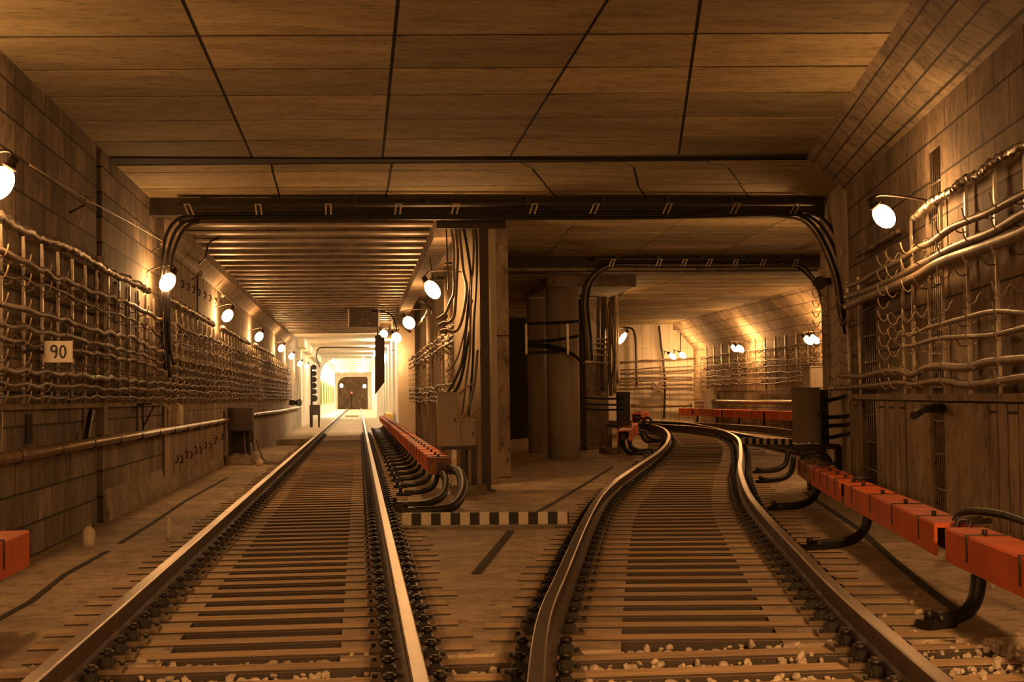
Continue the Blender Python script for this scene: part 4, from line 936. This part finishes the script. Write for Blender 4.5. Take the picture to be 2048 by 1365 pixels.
# cabinet and pier in the middle distance
for i in range(9):
    x = 1198+i*4.6; Y = 33.9
    P_ = [vy(x+random.uniform(-3, 3), y_, Y-random.uniform(0, .12)) for y_ in (545+random.uniform(-10, 60), 620, 670, 720, 765+random.uniform(0, 30))]
    cable(P_, random.choice((.025, .035, .045)), random.choice(('cable_lit', 'galv', 'cable')), f'cable climbing the far pier, {nth(i)} across from its shaded edge', 'cables climbing the far pier', name='riser_cable', n=6)
for i, y_ in enumerate((677, 687, 697, 709, 724)):
    cable([vy(1166, y_+2, 32.6), vy(1190, y_+random.uniform(-1, 2), 33.3), vy(1216, y_+3, 33.75)], .03, 'cable', f'cable bridging from the lone column to the pier, {nth(i)} from the top', 'cables bridging column and pier', name='bridge_cable', n=6)
for i, y_ in enumerate((796, 808, 818)):
    cable([vy(1172, y_, 31.7), vy(1210, y_+2, 31.9), vy(1248, y_+2, 32.0)], .026, 'black', f'black cable reaching the far dark box, {nth(i)} from the top', 'black cables to the far dark box', name='bridge_cable', n=6)
cabinet(1237, 786, 1261, 848, 32.0, .3, 'dark box on two legs beside the far hose loops', 'darkcab')
e = thing('cabinet_stand', 'two-legged stand under the far dark box', 'stand')
a = vy(1216, 848, 32.1); b = vy(1262, 848, 32.1); MB().box(((a.x+b.x)/2, 32.12, a.z-.03), (b.x-a.x, .3, .06)).build('frame', 'iron', e)
for x in (1219, 1240):
    p = vy(x, 870, 32.1); MB().box((p.x, 32.12, (a.z-.03)/2), (.1, .1, a.z-.05)).build('leg', 'cable', e)
a = gz(1206, 900, .0); tag(MB().box((5.9, 32.2, .08), (.75, .9, .2), bev=.02).build('concrete_plinth', 'plaster'), 'low concrete plinth under the far dark box', 'plinth')
for i, (pts, lab) in enumerate(((((985, 650), (1080, 647), (1160, 643)), 'straight pipe crossing the dark gap, topmost'), (((985, 682), (1050, 684), (1105, 681), (1160, 672)), 'cable crossing the dark gap, rising to the right'), (((985, 690), (1060, 688), (1115, 694), (1145, 708), (1166, 728)), 'cable crossing the dark gap, drooping to the right'), (((985, 698), (1060, 693), (1120, 700), (1160, 718)), 'second drooping cable crossing the dark gap'), (((985, 707), (1060, 706), (1120, 704)), 'straight pipe crossing the dark gap, lowest'))):
    n_ = len(pts); cable([vy(x, y_, 30.0+.6*(x-985)/175) for x, y_ in pts], .03, 'black', lab, 'lines crossing the dark gap', name='crossing_cable', n=7)
for i, x in enumerate((1052, 1135)):
    Y = 30.0+.6*(x-985)/175-.06; a, b = vy(x, 648, Y), vy(x, 709, Y)
    tag(MB().box((a.x, Y, (a.z+b.z)/2), (.05, .03, a.z-b.z)).build('hanger_strip', 'galv'), ['pale perforated strip holding dark gap cables, nearer the dark void', 'pale perforated strip holding dark gap cables, on the lone column'][i], 'strip', 'pale strips on the dark gap cables')

# far right wall: cables, uprights, pipe, box
src = None
for i in range(22):
    Y = 26+i*.98
    lab = f'upright with hooks on the far block wall, {nth(i)} from the hidden end' 
    if src is None: src = bracket((11.6, Y, 0), math.pi, 1.5, 3.0, [2.55, 2.4, 2.2, 2.0, 1.85, 1.7], lab, 'uprights on the far block wall', full=False)
    else: dup(src, (11.6, Y, 0), math.pi, lab)
for i, z in enumerate((2.62, 2.3, 2.12, 1.95, 1.8, 1.66)):
    wcable(z, .026, 24, 48, f'cable along the far block wall, {nth(i)} from the top', X=11.42, amp=.05, seed=100+i, m_='cable_lit' if i % 2 else 'cable', group='cables along the far block wall')
for i, y_ in enumerate((722, 738, 746, 754, 761, 768, 775)):
    cable([vy(1240+k*18, y_+3-(k*1.1)*(1 if y_ < 745 else .3)+random.uniform(-1, 1), 48.98-.0052*18*k) for k in range(9)], .03, 'cable', f'cable strung across the white wall, {nth(i)} from the top', 'cables across the white wall', name='wall_cable', n=6, sm=3)
for i, (pts, lab) in enumerate((([(1243, 657), (1262, 657), (1270, 672), (1272, 710), (1273, 775)], 'black cable bending down the white wall, nearest the pier'), ([(1318, 652), (1322, 690), (1326, 720), (1330, 770), (1328, 838)], 'black cables hanging straight down the middle of the white wall'), ([(1348, 652), (1349, 660), (1360, 661), (1361, 712)], 'thin cranked conduit at the top of the white wall'))):
    cable([vy(x, y_, 49.05-.0052*(x-1240)) for x, y_ in pts], .04 if i < 2 else .02, 'black', lab, 'black lines down the white wall', name='drop_cable', n=6)
rnd = random.Random(5)
cable([vy(1318+rnd.uniform(-14, 14), 772+rnd.uniform(-12, 14), 48.45) for k in range(14)], .03, 'cable', 'tangled coil of cable on the white wall', name='cable_coil', n=5)
cable([(11.45, 24, 1.12), (11.45, 36, 1.12), (11.45, 47.5, 1.12)], .07, 'pipe', 'long pipe low along the far block wall', cat='pipe', name='steel_pipe', n=10)
cable([vy(1262, 812, 49.0), vy(1320, 812, 48.7), vy(1385, 811, 48.35)], .07, 'pipe', 'pipe low along the white wall', cat='pipe', name='steel_pipe', n=10)
a, b = vx(1409, 783, 11.2), vx(1425, 818, 11.2)
e = thing('wall_box', 'white upright box on the far block wall', 'box', (11.4, a.y, b.z)); MB().box((0, 0, (a.z-b.z)/2), (.36, .3, a.z-b.z), bev=.015).build('body', 'signwhite', e); MB().box((-.19, 0, (a.z-b.z)/2), (.02, .24, (a.z-b.z)*.9)).build('door', 'signwhite', e)

# ------------------------------------------------------------------ far left: signal, horn, panel, net, station
e = thing('signal_mast', 'dark signal mast with stacked hooded heads at the white tunnel', 'signal', (-2.2, 71, 0))
MB().cyl((-.12, .1, 0), (-.12, .1, 3.0), .05, 8).build('mast', 'iron', e)
for k in range(5):
    h_ = MB().cyl((0, .08, 1.75+k*.3), (0, -.1, 1.75+k*.3), .14, 12).build('signal_head', 'black', e); MB().cyl((0, -.1, 1.75+k*.3), (0, -.11, 1.75+k*.3), .09, 12).build('lens', 'ink', h_)
MB().cyl((0, .08, 1.42), (0, -.06, 1.42), .17, 14).build('repeater_disc', 'black', e)
e = thing('cabinet', 'small dark relay box at the foot of the signal mast', 'cabinet', (-2.15, 70.4, 0))
MB().box((0, 0, .85), (.5, .4, .5), bev=.02).build('body', 'darkcab', e)
for s_ in (-.2, .2): MB().box((s_, 0, .3), (.09, .09, .62)).build('leg', 'iron', e)
p = vx(590, 806, -2.6)
e = thing('signal_horn', 'dark knobbly horn on the left wall above the far pipe', 'loudspeaker', p); MB().cyl((0, .0, 0), (.2, -.12, 0), .07, 10, r2=.16).build('horn', 'black', e); MB().box((-.12, 0, 0), (.24, .18, .22), bev=.02).build('bracket', 'iron', e)
a = [vy(x, y_, 54) for x, y_ in ((750, 672), (769, 668), (769, 765), (750, 790))]
e = thing('hanging_signboard', 'tall dark signboard hanging right of the white tunnel mouth', 'panel')
MB().prism(a, (0, .12, 0)).build('board', 'darkcab', e); MB().cyl(a[0]+Vector((.1, .06, 0)), a[0]+Vector((.1, .06, .35)), .03, 6).build('hanger', 'iron', e)
a, b = vy(697, 618, 41), vy(758, 654, 41)
e = thing('hanging_net', 'dark crumpled net panel hung below the far ribs', 'net', ((a.x+b.x)/2, 41, (a.z+b.z)/2)); w_, h_ = b.x-a.x, a.z-b.z
q = MB().box((-w_/2, 0, 0), (.04, .05, h_)).box((w_/2, 0, 0), (.04, .05, h_)); q.build('side_bar', 'galv', e)
MB().box((0, .03, 0), (w_, .03, h_)).build('sheet', 'beam_dark', e)
q = MB()
for i in range(60): 
    x, z = random.uniform(-w_*.25, w_*.42), random.uniform(-h_*.42, h_*.42); q.tube([(x, 0, z), (x+random.uniform(-.05, .05), -.03, z+random.uniform(-.05, .05))], .01, 4)
q.build('foil_scraps', 'foil', e)['kind'] = 'stuff'
cable([vy(640, 735, 79.5), vy(633, 715, 79.5), vy(636, 700, 79.5), vy(645, 696, 79.5), vy(690, 695.5, 79.5), vy(747, 695, 79.5)], .04, 'iron', 'thin dark conduit arching across the white tunnel mouth', name='conduit', n=6)
for i in range(8):
    struct(MB().box((-2.86, 104+i*9, 1.9), (.04, 2.6, 1.9)), 'trim_10', 'yellow')
tag(MB().box((-.52, 105, .1), (1.0, .3, .16), bev=.02).build('track_box', 'signwhite'), 'pale flat box lying between the rails under the arch', 'box')
e = thing('signal_mast', 'tiny red signal light deep in the far dark tunnel', 'signal', vy(703, 786, 196)); e.location.z = 0
z_ = vy(703, 786, 196).z; MB().cyl((0, 0, 0), (0, 0, z_), .05, 6).build('mast', 'iron', e); MB().ell((0, -.1, z_), (.13, .05, .13)).build('red_lens', 'red', e)
tag(MB().box((1.35, 66, .45), (.3, 6, .5), bev=.02).build('platform_barrier', 'yellow'), 'small yellow barrier block right of the orange covers', 'barrier')

# floor grooves and the drain slot
def groove(pts, w_, name, m_='trough'):
    q = MB()
    P_ = [gz(x, y_, .0) for x, y_ in pts]
    for a, b in zip(P_, P_[1:]):
        d = (b-a).normalized(); s_ = Vector((d.y, -d.x, 0))*w_/2; a = a-d*.002; q.prism([a-s_, a+s_, b+s_, b-s_], (0, 0, .003))
    struct(q, name, m_)
groove([(-20, 1248), (60, 1205), (130, 1150), (215, 1103)], .05, 'trim_11')
groove([(240, 1087), (300, 1050), (370, 1003), (455, 956)], .05, 'trim_12')
groove([(952, 1148), (985, 1108), (1022, 1062)], .075, 'trim_13')
groove([(1068, 1028), (1110, 1005), (1160, 975), (1225, 935)], .06, 'trim_14')
groove([(1610, 985), (1660, 1020), (1720, 1060), (1780, 1115), (1850, 1175), (1930, 1235)], .07, 'trim_15')
